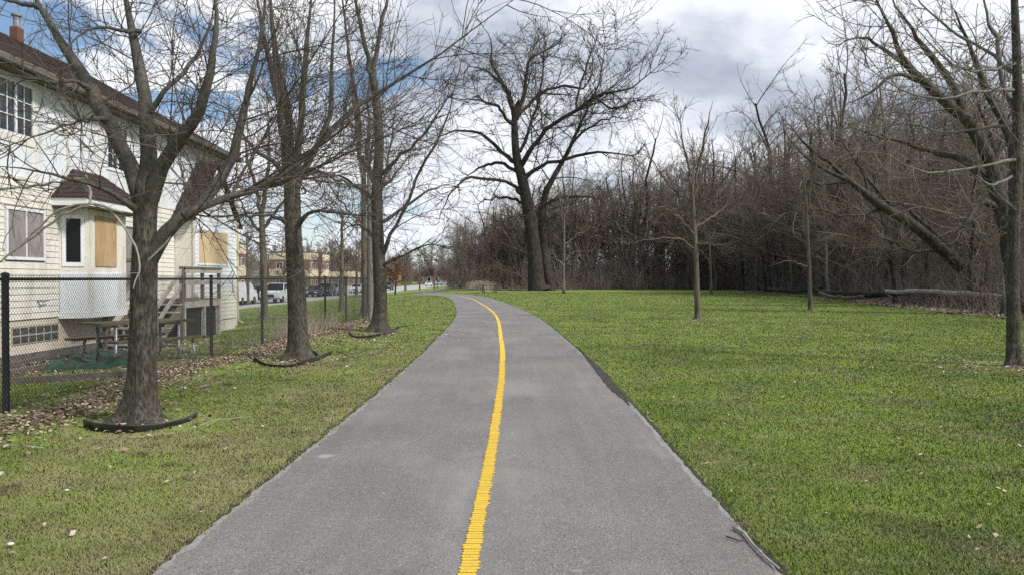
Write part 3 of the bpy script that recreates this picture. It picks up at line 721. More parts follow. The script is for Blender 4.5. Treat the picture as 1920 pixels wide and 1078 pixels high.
    while z < 4.9:
        z1 = z+ex; yy0, yy1 = y0, y1
        if z1 > gz_e: t = (z1-gz_e)/(gz_r-gz_e); yy0 = y0+(ym-y0)*t; yy1 = y1+(ym-y1)*t
        for (p, q) in (((yy0, 22.95), (25.45, yy1)) if 1.9 < z < 2.95 else ((yy0, yy1),)):
            if q-p < .05: continue
            v = [(bx-.02, p, z-.012), (bx+.018, p, z-.012), (bx+.004, p, z1), (bx-.02, p, z1), (bx-.02, q, z-.012), (bx+.018, q, z-.012), (bx+.004, q, z1), (bx-.02, q, z1)]
            obj('siding_plank', v, [(0, 1, 2, 3), (7, 6, 5, 4), (0, 4, 5, 1), (1, 5, 6, 2), (2, 6, 7, 3), (3, 7, 4, 0)], 'white_panel' if z > 1.0 else 'cream', bo)
        if z1 < gz_e:      # side face planks
            v = [(WX, y0-.018, z-.012), (bx, y0-.018, z-.012), (bx, y0-.018, z-.011), (WX, y0+.01, z1), (WX, y0+.01, z-.012), (bx, y0+.01, z-.012), (bx, y0+.01, z1), (WX, y0+.01, z1)]
        z = z1
    w = MB().box(bx-.0, bx+.04, 22.95, 23.03, 1.9, 3.0).box(bx-.0, bx+.04, 25.37, 25.45, 1.9, 3.0).box(bx, bx+.04, 23.031, 25.369, 2.94, 3.0).box(bx, bx+.04, 23.031, 25.369, 1.9, 1.96).build('window', 'vinyl', e)
    box('plywood_sheet', bx-.01, bx+.03, 23.032, 25.368, 1.962, 2.938, 'osb', w)
    for yy in (y0-.03, y1-.05): box('corner_board', bx-.02, bx+.03, yy, yy+.08, -.1, gz_e, 'cream', bo)
    for s, yy in ((0, y0), (1, y1)):
        a = (yy + (-.28 if s == 0 else .28)); za = gz_e-.28*(gz_r-gz_e)/(ym-y0)
        n = 10
        for i in range(n):
            t0, t1 = i/n, (i+1)/n; ya, yb = a+(ym-a)*t0, a+(ym-a)*t1; z0, z1 = za+(gz_r+.05-za)*t0, za+(gz_r+.05-za)*t1
            MB().prism([(ya, z0), (yb, z1), (yb, z1+.045), (ya, z0+.065)] if s == 0 else [(ya, z0), (ya, z0+.065), (yb, z1+.045), (yb, z1)], 'x', WX-.1, bx+.14).build('shingle_course', 'shingle', bo)
    # downpipe at the far corner
    MB().tube([(bx+.05, y1+.06, 5.4), (bx+.05, y1+.06, .1), (bx+.2, y1+.1, -.02)], .035, 8).build('downpipe', 'gutter', e)
    # ---- main roof
    gx, gzv = -9.62, 5.72; rx = -15.3; rzv = gzv+.55*(rx*-1+gx); ya, yb = Y0-.25, Y1+.12
    roof = MB().prism([(gx-.02, gzv-.02), (rx, rzv-.02), (rx, rzv-.16), (gx-.02, gzv-.14)], 'y', ya, yb).prism([(rx*2-gx, gzv-.02), (rx*2-gx, gzv-.14), (rx, rzv-.16), (rx, rzv-.02)], 'y', ya, yb).build('roof', 'soffit', e)
    n = 26
    for i in range(n):
        t0, t1 = i/n, (i+1)/n
        for s in (0, 1):
            X = lambda t: (gx+(rx-gx)*t) if s == 0 else (2*rx-gx-(rx-gx)*t)
            z0, z1 = gzv+(rzv-gzv)*t0, gzv+(rzv-gzv)*t1
            MB().prism([(X(t0), z0-.015), (X(t1), z1-.015), (X(t1), z1+.012), (X(t0), z0+.03)] if s == 0 else [(X(t0), z0-.015), (X(t0), z0+.03), (X(t1), z1+.012), (X(t1), z1-.015)], 'y', ya-.02, yb+.02).build('shingle_course', 'shingle', roof)
    box('soffit', WX-.1, gx-.02, ya, yb, ZT-.0, ZT+.04, 'soffit', roof)
    g = MB().prism([(gx-.02, ZT+.015), (gx+.09, ZT+.03), (gx+.11, ZT+.13), (gx+.095, ZT+.13), (gx+.08, ZT+.045), (gx-.005, ZT+.035), (gx-.005, ZT+.14), (gx-.02, ZT+.14)], 'y', ya, yb); g.build('gutter', 'soffit', roof); box('drip_edge', gx-.06, gx+.03, ya-.03, yb+.03, gzv+.035, gzv+.05, 'gutter', roof)
    MB().prism([(gx-.02, ZT+.04), (rx, rzv-.18), (2*rx-gx, ZT+.04)], 'y', Y1-.02, Y1).prism([(gx-.02, ZT+.04), (rx, rzv-.18), (2*rx-gx, ZT+.04)], 'y', Y0, Y0+.02).build('gable', 'white_panel', e)
    # chimney on the ridge
    X0, Yc = rx-.12, 24.0
    ch = box('chimney', X0-.12, X0+.12, Yc-.15, Yc+.15, rzv-.6, rzv+.45, 'chim_brick', roof)
    MB().tube([(X0, Yc, rzv+.45), (X0, Yc, rzv+.80)], .1, 10).tube([(X0, Yc, rzv+.80), (X0, Yc, rzv+.86)], .16, 10).build('chimney_cap', 'galv', roof)
    z = rzv-.3
    while z < rzv+.4: box('brick_course', X0-.126, X0+.126, Yc-.156, Yc+.156, z, z+.055, 'chim_brick', ch); z += .075
house()

def porch():
    e = empty('porch_stairs', (-9.2, 21, gz(-9.2)), 'grey weathered wooden back porch with stairs down toward the picnic table', 'porch')
    x0, x1, y0, y1, dz = -9.93, -8.6, 20.1, 22.6, .94
    g = gz(-9)-.03
    for k in range(9):
        a = y0+k*(y1-y0)/9; box('deck_board', x0, x1+.04, a+.004, a+(y1-y0)/9-.004, dz-.035, dz, 'oldwood', e)
    beam('rim_joist', (x1+.012, y0, dz-.13), (x1+.012, y1, dz-.13), .04, .17, 'oldwood_pale', e); beam('rim_joist', (x0, y0-.012, dz-.13), (x1, y0-.012, dz-.13), .04, .17, 'oldwood', e)
    for yy in (y0+.05, (y0+y1)/2+.1, y1-.05): box('post', x1-.07, x1+.03, yy-.045, yy+.045, g, dz-.22, 'oldwood_pale', e)
    box('under_deck_shade', x1-.12, x1-.08, y0+.1, y1-.1, g, dz-.22, 'black_metal', e)  # black sheets stand in for the shade in the open space below the deck
    box('under_deck_shade', x0+.05, x1-.12, y1-.14, y1-.1, g, dz-.22, 'black_metal', e)
    for yy in (y0+.05, y0+1.25, y1-.05): box('rail_post', x1-.045, x1+.03, yy-.045, yy+.045, dz, dz+.82, 'oldwood', e)
    box('handrail', x1-.10, x1+.08, y0-.05, y1+.03, dz+.82, dz+.865, 'oldwood', e); box('rail_board', x1+.031, x1+.055, y0, y1, dz+.70, dz+.815, 'oldwood_pale', e)
    box('rail_board', x1+.031, x1+.055, y0, y1, dz+.38, dz+.50, 'oldwood_pale', e)
    yb = 18.55
    for xx in (x0+.1, x1-.02):
        beam('stringer', (xx, y0, dz-.15), (xx, yb, g+.05), .05, .24, 'oldwood', e)
        beam('handrail', (xx, y0+.05, dz+.82), (xx, yb, g+.95), .05, .12, 'oldwood_pale' if xx > -9 else 'oldwood', e)
        beam('rail_board', (xx, y0+.05, dz+.45), (xx, yb, g+.55), .03, .12, 'oldwood_pale', e)
        box('rail_post', xx-.045, xx+.045, yb-.045, yb+.045, g, g+1.0, 'oldwood', e); box('rail_post', xx-.045, xx+.045, y0-.1, y0-.01, g, dz+.86, 'oldwood', e)
    for k in range(6):
        t = (k+.5)/6; y = y0-(y0-yb)*t; z = dz-(dz-g)*t-.04
        box('tread', x0+.12, x1+.02, y-.14, y+.13, z, z+.035, 'oldwood_pale', e)
porch()

def fence():
    e = empty('chain_link_fence', (-5.65, 17, 0), 'black chain link fence with top rail between the house yard and the lawn', 'fence')
    ys = [2.7+2.93*i for i in range(11)]; X = -5.65; Ht = 1.52
    for y in ys:
        r = .038 if abs(y-8.56) < .1 else .03
        MB().tube([(X, y, -.1), (X, y, Ht+.01)], r, 12).build('post', 'black_metal', e)
        MB().tube([(X, y, Ht-.0), (X, y, Ht+.035), (X, y, Ht+.05)], [r+.006, r+.006, .008], 12).build('post_cap', 'black_metal', e)
    MB().tube([(X, ys[0], Ht-.03), (X, ys[-1], Ht-.03)], .021, 10).build('top_rail', 'black_metal', e)
    s = .054; w = .0019
    for a, b in zip(ys[:-1], ys[1:]):
        mb = MB(); z0, z1 = .04, Ht+.03; hh = z1-z0; ratio = .86    # dy per dz
        k = a-hh*ratio
        dirs = ((1, .045), (-1, .048))
        while k < b+hh*ratio:
            for sg, xo in dirs:
                ya, yb = (k, k+hh*ratio) if sg > 0 else (k+hh*ratio, k)
                za, zb = z0, z1
                # clip to the bay
                def clipy(ya, za, yb, zb):
                    pts = [(ya, za), (yb, zb)]; d = yb-ya
                    lo, hi = 0., 1.
                    for lim, sgn in ((a, 1), (b, -1)):
                        fa, fb = sgn*(ya-lim), sgn*(yb-lim)
                        if fa < 0 and fb < 0: return None
                        if fa < 0: lo = max(lo, fa/(fa-fb))
                        elif fb < 0: hi = min(hi, fa/(fa-fb))
                    if lo >= hi: return None
                    L = lambda t: (ya+d*t, za+(zb-za)*t)
                    return L(lo), L(hi)
                c = clipy(ya, za, yb, zb)
                if c and abs(c[0][1]-c[1][1]) > .02:
                    (p, q), (r_, t) = c; mb.tube([(X+xo-.012, p, q), (X+xo-.012, r_, t)], w, 3, False)
            k += s
        mb.build('wire_mesh', 'black_metal', e)
fence()

def picnic(name, cx, cy, ang, label, wood, metal):
    g = gz(cx); e = empty(name, (cx, cy, g), label, 'picnic table'); ca, sa = math.cos(ang), math.sin(ang)
    def W(u, v, z): return (cx+u*ca-v*sa, cy+u*sa+v*ca, g+z)
    def plank(nm, u0, u1, v, w, z, t=.04):
        beam(nm, W(u0, v, z), W(u1, v, z), w, t, wood, e)
    for k in range(5): plank('tabletop_plank', -.92, .92, -.30+k*.15, .14, .74)
    for s in (-1, 1):
        for k in range(2): plank('bench_plank', -.92, .92, s*(.62+k*.145), .135, .44)
    for u in (-.62, .62):
        for s in (-1, 1):
            pts = [W(u, s*.30, .71), W(u, s*.28, .15), W(u, s*.34, .05), W(u, s*.42, .03), W(u, s*.70, .03), W(u, s*.78, .06), W(u, s*.80, .14), W(u, s*.70, .41)]
            MB().tube(pts, .028, 8).build('frame_pipe', metal, e, True)
        MB().tube([W(u, -.30, .69), W(u, .30, .69)], .024, 8).tube([W(u, -.29, .25), W(u, .29, .25)], .02, 8).build('cross_pipe', metal, e, True)
picnic('picnic_table', -6.95, 14.3, math.radians(58), 'weathered mossy picnic table with pipe legs behind the chain link fence', 'tablewood', 'galv')
p = G(917, 549); picnic('picnic_table', p.x, p.y, math.radians(12), 'small dark picnic table beside the far bend of the path', 'black_metal', 'black_metal')
p = G(918, 545.5)
sg = empty('trail_sign', (p.x+.4, p.y+5, 0), 'low brown framed board behind the far picnic table', 'sign')
MB().beam((p.x, p.y+5, 0), (p.x, p.y+5, 1.3), .08, .08).beam((p.x+1.0, p.y+5, 0), (p.x+1.0, p.y+5, 1.3), .08, .08).build('post', 'bark_brown', sg); box('board', p.x-.1, p.x+1.1, p.y+4.9, p.y+4.96, 1.2, 1.55, 'oldwood', sg)

# tarp, timber edging
def yard():
    rng = np.random.default_rng(8); n = 26; V = []; Q = []
    a, b, c, d = G(70, 700), G(250, 688), G(250, 662), G(150, 668)
    for i in range(n):
        for j in range(n):
            u, v = i/(n-1), j/(n-1); p = (a*(1-u)+b*u)*(1-v)+(d*(1-u)+c*u)*v
            h = .07+.055*math.sin(u*13+v*3)*math.sin(v*8+u*4)+.035*math.sin(u*31+v*17)
            edge = min(u, 1-u, v, 1-v); V.append((p.x+.05*math.sin(v*20), p.y+.06*math.sin(u*16), gz(p.x)+(.012 if edge < .02 else h+.02)))
    for i in range(n-1):
        for j in range(n-1): k = i*n+j; Q.append((k, k+n, k+n+1, k+1))
    tag(obj('tarpaulin', V, Q, 'tarp', None, True), 'crumpled green tarpaulin lying behind the fence near the picnic table', 'tarpaulin')
    for (x0, y0, x1, y1, l) in ((10, 722, 250, 706, 'long dark landscape timber in front of the green tarpaulin'), (20, 690, 110, 668, 'short pale timber behind the green tarpaulin'), (15, 706, 95, 690, 'dark timber left of the green tarpaulin')):
        p, q = G(x0, y0), G(x1, y1); z = gz(p.x)+.05
        tag(MB().beam((p.x, p.y, z), (q.x, q.y, gz(q.x)+.05), .11, .11).build('landscape_timber', 'oldwood', None), l, 'timber')
yard()

patch('soil_bed', [Vector((-9.9, 12.6, 0)), Vector((-8.6, 13.2, 0)), Vector((-8.0, 15.2, 0)), Vector((-7.9, 17.5, 0)), Vector((-8.4, 19.6, 0)), Vector((-9.95, 19.9, 0))], .02, 'mud', 8)
_r = np.random.default_rng(31); leaves('yard_leaves', _r.uniform(-9.9, -6.4, 2600), _r.uniform(11.5, 19, 2600), .035, 'dry leaves lying over the bare soil between the house wall and the fence', seed=9)
def edging(px, pts, label, lift):
    rng = random.Random(len(label)); W = [G(*q) for q in pts]; W = [(p.x, p.y) for p in W]
    c = spline(W, .05); n = len(c); V = []; Q = []
    hs = [.085+.022*math.sin(i*.13+lift) for i in range(n)]
    for i, p in enumerate(c):
        t = c[min(i+1, n-1)]-c[max(i-1, 0)]; t = t/np.linalg.norm(t); nx, ny = t[1], -t[0]; lean = .025*math.sin(i*.09)
        z = gz(p[0])-.03; h = hs[i]; up = .018*lift*(max(0, (i/n-.7))/.3)
        V += [(p[0]+nx*.006, p[1]+ny*.006, z+up), (p[0]+nx*(.006+lean), p[1]+ny*(.006+lean), z+h+up), (p[0]+nx*(.018+lean), p[1]+ny*(.018+lean), z+h+.012+up), (p[0]-nx*(.018-lean), p[1]-ny*(.018-lean), z+h+.012+up), (p[0]-nx*(.006-lean), p[1]-ny*(.006-lean), z+h+up), (p[0]-nx*.006, p[1]-ny*.006, z+up)]
    for i in range(n-1):
        for j in range(6): a = i*6+j; b = i*6+(j+1) % 6; Q.append((a, b, b+6, a+6))
    Q += [(5, 4, 3, 2, 1, 0), tuple(range(n*6-6, n*6))]
    tag(obj('lawn_edging', V, Q, 'plastic', None, True), label, 'lawn edging', 'plastic edging rings round the lawn trees')
edging(0, [(157, 800), (185, 808), (240, 811), (300, 804), (345, 792), (368, 782)], 'curved black plastic edging at the foot of the nearest large tree', 1)
edging(0, [(476, 676), (505, 686), (545, 688), (590, 678), (621, 664)], 'black plastic edging in front of the second tree along the fence', 2)
edging(0, [(598, 672), (580, 660), (570, 655)], 'curled up loose end of edging behind the second tree', .5)
edging(0, [(655, 626), (672, 634), (700, 633), (728, 626), (748, 616)], 'black plastic edging lying around the third tree along the fence', 2)

# ================================================================== TREES (traced limbs, grown twigs)
TR = {}
# level: dens, t0, ang, lf, N, wob, up, rf, rmin, lmin, lmax, slender, sides
LV_NEAR = [(5.6, .08, 1.0, .60, 10, .10, .055, .42, .007, .7, 2.8, .0066, 6),
           (6.0, .05, .75, .66, 8, .12, .04, .55, .0046, .4, 2.2, .0050, 4),
           (6.4, .06, .70, .66, 6, .14, .03, .6, .0034, .22, 1.15, .0048, 3)]
t1 = traced_tree('maple_tree', (262, 792),
    [(262, 794, 0, 122), (264, 778, 0, 92), (266, 745, 0, 70), (267, 700, 0, 60), (268, 640, 0, 56), (270, 560, 0, 54), (272, 480, 0, 52), (272, 430, 0, 47), (273, 380, 0, 50), (276, 345, 0, 46), (278, 320, .02, 34)],
    [[(268, 395, 0, 40), (250, 330, 0, 37), (222, 265, .1, 33), (188, 205, .2, 32), (160, 150, .3, 29), (128, 100, .3, 25), (95, 50, .3, 23), (68, 0, .3, 20), (40, -60, .3, 16)],
     [(275, 380, 0, 42), (279, 310, .1, 37), (277, 250, .2, 33), (266, 160, .4, 28), (253, 80, .6, 25), (238, 10, .8, 22), (225, -70, 1, 17)],
     [(277, 385, 0, 40), (300, 320, -.1, 33), (336, 265, -.2, 29), (366, 222, -.3, 26), (390, 160, -.4, 22), (402, 90, -.4, 19), (406, 20, -.4, 17), (404, -60, -.4, 14)],
     [(278, 490, 0, 40), (300, 450, -.05, 34), (335, 415, -.1, 30), (375, 385, .1, 28), (410, 340, .3, 25), (440, 280, .5, 22), (458, 210, .6, 20), (474, 140, .7, 18), (490, 60, .8, 16), (502, -40, .9, 13)],
     [(345, 405, -.1, 22), (400, 378, 0, 18), (450, 365, .2, 16), (505, 340, .4, 15), (560, 305, .6, 14), (605, 262, .8, 13), (660, 208, .9, 12), (715, 172, 1, 11), (790, 125, 1, 9), (870, 70, 1, 7), (970, -5, 1, 5)],
     [(268, 405, 0, 22), (235, 378, -.2, 13), (185, 352, -.4, 10), (125, 333, -.6, 8), (60, 318, -.8, 7), (-20, 312, -1, 5)],
     [(172, 170, .25, 16), (140, 152, 0, 9), (100, 158, -.2, 8), (55, 148, -.4, 7), (0, 138, -.6, 6), (-60, 130, -.7, 4)],
     [(200, 225, .1, 15), (160, 225, -.3, 6), (110, 240, -.6, 5.5), (50, 262, -.9, 5), (-10, 290, -1.1, 4)],
     [(262, 60, .6, 12), (230, 58, .3, 8), (180, 52, 0, 6), (140, 75, -.2, 5), (110, 120, -.4, 4)],
     [(285, 205, .2, 14), (310, 170, .2, 10), (350, 130, .4, 10), (385, 70, .6, 8), (400, 10, .8, 7)],
     [(75, 15, .3, 14), (30, 5, .2, 9), (-30, -10, 0, 7)]],
    'nearest large bare maple with four spreading limbs in front of the cream house', 'tree', 21, 'bark_maple', 'bark_limb', 'twig', LV_NEAR, 'bare trees along the fence', low=.8)
LV2 = [(4.4, .10, .85, .46, 9, .09, .05, .42, .009, .8, 3.8, .0064, 5),
       (4.8, .05, .80, .55, 7, .12, .035, .55, .0062, .5, 2.6, .0050, 4),
       (7.0, .06, .75, .56, 5, .14, .03, .6, .0046, .25, 1.3, .0048, 3)]
t2 = traced_tree('maple_tree', (560, 674),
    [(562, 676, 0, 84), (561, 662, 0, 58), (560, 640, 0, 46), (558, 600, 0, 41), (555, 520, 0, 38), (550, 440, 0, 36), (548, 380, 0, 35), (547, 335, 0, 34), (546, 310, 0, 26)],
    [[(542, 350, 0, 20), (535, 290, .1, 17), (525, 220, .3, 15), (515, 150, .4, 14), (500, 90, .5, 13), (486, 30, .6, 12), (470, -50, .8, 10)],
     [(547, 345, 0, 26), (543, 280, 0, 21), (535, 200, 0, 19), (522, 120, 0, 17), (512, 50, 0, 16), (500, -40, 0, 13)],
     [(553, 345, 0, 20), (560, 280, -.1, 16), (564, 210, -.2, 15), (572, 120, -.3, 14), (580, 40, -.4, 12), (584, -40, -.4, 10)],
     [(553, 350, 0, 20), (580, 295, .2, 14), (605, 255, .4, 13), (620, 205, .5, 12), (622, 140, .6, 11), (625, 60, .7, 10), (628, -30, .8, 8)],
     [(558, 425, 0, 14), (580, 398, -.3, 8), (620, 396, -.5, 7), (670, 404, -.7, 6), (720, 395, -.9, 4)],
     [(540, 330, 0, 14), (505, 300, -.2, 10), (465, 268, -.4, 7), (430, 210, -.6, 6), (395, 190, -.8, 4)],
     [(545, 420, 0, 12), (500, 405, -.4, 7), (450, 410, -.8, 6), (400, 425, -1, 4)],
     [(560, 330, 0, 12), (600, 325, .3, 8), (650, 345, .5, 6), (700, 350, .7, 5)]],
    'second bare maple along the fence with upright stems above black edging', 'tree', 22, 'bark_maple', 'bark_limb', 'twig', LV2, 'bare trees along the fence', low=1.0)
LV3 = [(3.3, .08, .80, .38, 8, .08, .045, .5, .013, 1.0, 4.4, .008, 5),
       (3.4, .05, .80, .52, 6, .12, .035, .55, .0082, .6, 2.8, .005, 4),
       (5.0, .06, .75, .56, 4, .14, .03, .6, .0062, .3, 1.5, .005, 3)]
t3 = traced_tree('maple_tree', (712, 622),
    [(710, 624, 0, 66), (711, 612, 0, 44), (712, 598, 0, 33), (713, 560, 0, 29), (710, 480, 0, 27), (707, 400, 0, 25), (707, 340, 0, 23), (711, 270, .1, 20), (706, 190, .2, 18), (698, 145, .2, 16)],
    [[(699, 155, .2, 13), (690, 110, .1, 11), (682, 74, 0, 10), (667, 0, 0, 9), (650, -70, 0, 7)],
     [(700, 150, .2, 12), (706, 93, .4, 10), (726, 0, .6, 8), (740, -60, .7, 6)],
     [(704, 345, 0, 16), (690, 312, 0, 11), (674, 290, .2, 10), (672, 222, .4, 9), (657, 111, .6, 8), (641, 0, .8, 7), (630, -60, .8, 6)],
     [(716, 480, 0, 13), (735, 440, -.3, 8), (757, 392, -.5, 7), (788, 318, -.7, 6.5), (826, 250, -.9, 6), (850, 180, -1, 5), (866, 110, -1, 4)],
     [(710, 420, 0, 10), (750, 395, .3, 7), (800, 360, .5, 6), (850, 345, .7, 4)],
     [(712, 330, 0, 10), (745, 300, -.4, 8), (790, 260, -.6, 6), (830, 200, -.8, 5), (850, 150, -.9, 4)],
     [(710, 500, 0, 9), (760, 478, -.3, 5), (800, 460, -.6, 4.5), (850, 470, -.8, 3)],
     [(706, 380, 0, 9), (670, 350, .3, 7), (630, 330, .5, 5), (590, 335, .6, 4)],
     [(708, 450, 0, 8), (675, 425, .3, 6), (640, 415, .5, 4)]],
    'third bare maple along the fence, its flared trunk pale on the path side', 'tree', 23, 'bark_maple', 'bark_limb', 'twig', LV3, 'bare trees along the fence', low=1.2)
t4 = traced_tree('lawn_tree', (684, 592), [(684, 592, 0, 24), (684, 570, 0, 14), (683, 500, 0, 13), (682, 420, 0, 12), (682, 340, 0, 11), (680, 300, 0, 9)],
    [[(682, 345, 0, 10), (672, 270, 0, 8), (664, 200, 0, 7), (655, 110, 0, 6), (645, 30, 0, 5)], [(682, 330, 0, 9), (690, 250, 0, 7), (694, 160, 0, 6), (700, 70, 0, 5)], [(682, 420, 0, 6), (650, 390, 0, 4.5), (620, 350, 0, 4), (600, 300, 0, 3)], [(683, 380, 0, 6), (730, 340, 0, 4), (770, 290, 0, 3)]],
    'slender dark tree directly behind and left of the third fence tree', 'tree', 24, 'bark_brown', 'bark_brown', 'twig', LV3[:2]+[LV3[2]], 'lawn trees toward the road', low=1.5)
t5 = traced_tree('lawn_tree', (694, 602), [(694, 602, 0, 22), (694, 580, 0, 15), (694, 500, 0, 14), (693, 420, 0, 12), (692, 360, 0, 9), (690, 300, 0, 6)],
    [[(693, 420, 0, 8), (715, 350, 0, 6), (735, 260, 0, 5), (745, 180, 0, 4)], [(693, 400, 0, 8), (680, 330, 0, 6), (668, 250, 0, 4)]],
    'smooth pale grey trunk seen between the slender dark tree and the third fence tree', 'tree', 25, 'bark_grey', 'bark_grey', 'twig', LV3, 'lawn trees toward the road', low=1.5)
t6 = traced_tree('lawn_tree', (496, 597), [(496, 597, 0, 22), (496, 580, 0, 15), (494, 500, 0, 14), (492, 440, 0, 13), (490, 390, 0, 11)],
    [[(491, 400, 0, 10), (475, 340, 0, 8), (460, 270, 0, 6), (450, 200, 0, 5)], [(491, 395, 0, 10), (500, 330, 0, 8), (505, 250, 0, 6), (500, 170, 0, 4)], [(493, 430, 0, 8), (530, 380, 0, 6), (560, 330, 0, 5)], [(493, 440, 0, 8), (460, 400, 0, 6), (445, 350, 0, 4)]],
    'bare tree on the side lawn between the white van and the pickup', 'tree', 26, 'bark_brown', 'bark_brown', 'twig', LV3, 'lawn trees toward the road', low=1.5)

# big cottonwood
LVC = [(1.15, .08, .80, .50, 9, .13, .035, .50, .05, 2.5, 9.5, .0095, 5),
       (1.35, .05, .80, .55, 7, .15, .03, .55, .032, 1.2, 5.0, .0085, 3),
       (1.45, .06, .75, .54, 5, .16, .05, .6, .024, .7, 2.6, .008, 3)]
tc = traced_tree('cottonwood_tree', (1010, 545),
    [(1008, 545, 0, 46), (1006, 530, 0, 37), (1001, 468, 0, 31), (991, 400, 0, 26), (980, 340, 0, 23), (968, 291, 0, 18), (965, 218, 0, 13), (975, 190, 0, 11)],
    [[(968, 225, 0, 12), (982, 182, 0, 9), (990, 130, 0, 7), (1000, 104, 0, 6), (1040, 88, 1, 5), (1062, 60, 2, 3.5)],
     [(965, 230, 0, 12), (955, 180, 1, 9), (938, 150, 2, 8), (921, 114, 3, 7), (922, 83, 3, 5), (905, 50, 3, 4)],
     [(978, 365, 0, 10), (965, 352, -1, 8), (945, 340, -2, 7.5), (893, 333, -4, 6.5), (862, 343, -5, 6), (836, 380, -6, 5), (823, 418, -6, 3.5)],
     [(972, 325, 0, 9), (935, 306, 1, 7), (900, 316, 2, 6), (865, 336, 3, 4)],
     [(968, 305, 0, 12), (945, 290, 1, 9), (925, 270, 1, 8), (888, 247, 2, 7), (847, 249, 3, 6), (808, 262, 3, 4)],
     [(965, 240, 0, 11), (950, 220, -1, 8), (928, 197, -2, 7), (893, 190, -3, 6), (858, 186, -4, 4)],
     [(962, 215, 0, 9), (951, 171, 2, 7), (914, 135, 3, 6), (876, 125, 4, 4)],
     [(978, 310, 0, 13), (992, 285, -1, 11), (1008, 262, -1, 10), (1029, 236, -2, 9), (1081, 208, -3, 8.5), (1112, 182, -4, 7.5), (1150, 172, -4, 6.5), (1185, 166, -4, 5.5), (1216, 140, -4, 4.5), (1247, 112, -4, 3)],
     [(985, 335, 0, 11), (1005, 318, 0, 9), (1035, 305, 0, 8), (1091, 291, -1, 7), (1133, 286, -2, 6), (1174, 291, -2, 5), (1195, 300, -2, 3)],
     [(1029, 547, 1, 34), (1028, 530, 1, 27), (1023, 500, 1, 24), (1019, 460, 1, 22), (1016, 405, 1, 19), (1020, 364, 1.4, 15), (1044, 322, 2, 12), (1070, 270, 3, 10), (1101, 208, 3, 8), (1117, 178, 4, 7), (1130, 120, 4, 5), (1135, 70, 4, 4)],
     [(1010, 390, 1, 8), (1049, 372, 1, 6), (1096, 369, 1, 5), (1120, 375, 1, 3)],
     [(985, 385, 0, 8), (960, 372, 1, 6), (925, 372, 2, 5), (885, 385, 2, 3.5)],
     [(972, 215, 0, 8), (1018, 172, 2, 6), (1060, 162, 3, 6), (1090, 166, 3, 5), (1110, 130, 3, 4), (1105, 80, 3, 3)],
     [(1044, 322, 2, 7), (1080, 262, 1, 5), (1135, 222, 1, 4.5), (1180, 225, 1, 3)],
     [(975, 285, 0, 8), (1000, 220, 2, 6), (1015, 160, 3, 5), (1020, 100, 3, 3.5), (1030, 55, 3, 2.5)],
     [(985, 400, 0, 8), (970, 430, -3, 6), (940, 420, -4, 4), (915, 400, -5, 3)],
     [(1112, 182, -4, 5), (1150, 205, -4, 4.5), (1190, 190, -4, 4), (1225, 185, -4, 2.5)],
     [(1081, 208, -3, 6), (1090, 150, -2, 5), (1110, 100, -1, 4), (1125, 50, -1, 3)]],
    'tall dark cottonwood with two trunks standing at the lawn edge left of centre', 'tree', 31, 'bark_dark', 'bark_dark', 'twig_dark', LVC, None, flare=.15, low=2.5, tdens=.25)

# young lawn trees on the right
LVY = [(2.6, .12, .55, .50, 7, .07, .10, .55, .012, .6, 3.0, .009, 5), (3.2, .08, .60, .5, 5, .10, .08, .6, .008, .4, 1.5, .007, 3), (2.6, .10, .65, .5, 4, .12, .05, .6, .006, .2, .8, .008, 3)]
ty1 = traced_tree('young_tree', (1308, 599), [(1308, 599, 0, 20), (1308, 585, 0, 13.5), (1306, 520, 0, 12), (1303, 450, 0, 11), (1300, 400, 0, 9), (1299, 370, 0, 8)],
    [[(1300, 400, 0, 7), (1293, 330, 0, 6), (1280, 265, .3, 4.5), (1264, 195, .5, 3)], [(1300, 385, 0, 7), (1310, 310, 0, 6), (1326, 240, -.3, 4.5), (1336, 190, -.4, 3)],
     [(1300, 420, 0, 6), (1272, 370, .4, 4.5), (1235, 320, .8, 4), (1205, 270, 1, 3)], [(1303, 420, 0, 6), (1335, 370, -.4, 4.5), (1375, 310, -.8, 3.5), (1400, 270, -1, 2.5)],
     [(1304, 470, 0, 5), (1270, 448, -.6, 3.5), (1225, 448, -1, 3), (1165, 460, -1.3, 2)], [(1304, 455, 0, 5), (1345, 462, -.5, 3.5), (1390, 450, -.9, 2.5)],
     [(1303, 440, 0, 5), (1260, 400, -.9, 3.5), (1215, 380, -1.4, 2.5)], [(1302, 430, 0, 5), (1350, 395, .9, 3.5), (1390, 370, 1.4, 2.5)],
     [(1300, 380, 0, 6), (1300, 320, .6, 4), (1298, 250, 1, 3)]],
    'young bare tree alone on the green lawn between cottonwood and fallen trunk', 'tree', 32, 'bark_brown', 'bark_brown', 'twig', LVY, 'young trees on the right lawn', low=1.6, flare=.15)
ty2 = traced_tree('young_tree', (1519, 582), [(1519, 582, 0, 15), (1519, 570, 0, 9), (1517, 500, 0, 8), (1514, 430, 0, 7), (1512, 380, 0, 6)],
    [[(1513, 400, 0, 5), (1505, 340, 0, 4), (1490, 280, 0, 3)], [(1513, 395, 0, 5), (1525, 330, 0, 4), (1540, 270, 0, 3)], [(1515, 460, 0, 4), (1470, 430, .5, 3), (1430, 440, .8, 2)], [(1516, 480, 0, 4), (1560, 450, -.5, 3), (1600, 440, -.8, 2)], [(1515, 500, 0, 3.5), (1475, 490, -.8, 2.6), (1440, 500, -1.2, 2)]],
    'slim bare tree on the lawn in front of the fallen logs', 'tree', 33, 'bark_brown', 'bark_brown', 'twig', LVY, 'young trees on the right lawn', low=1.6, flare=.15)
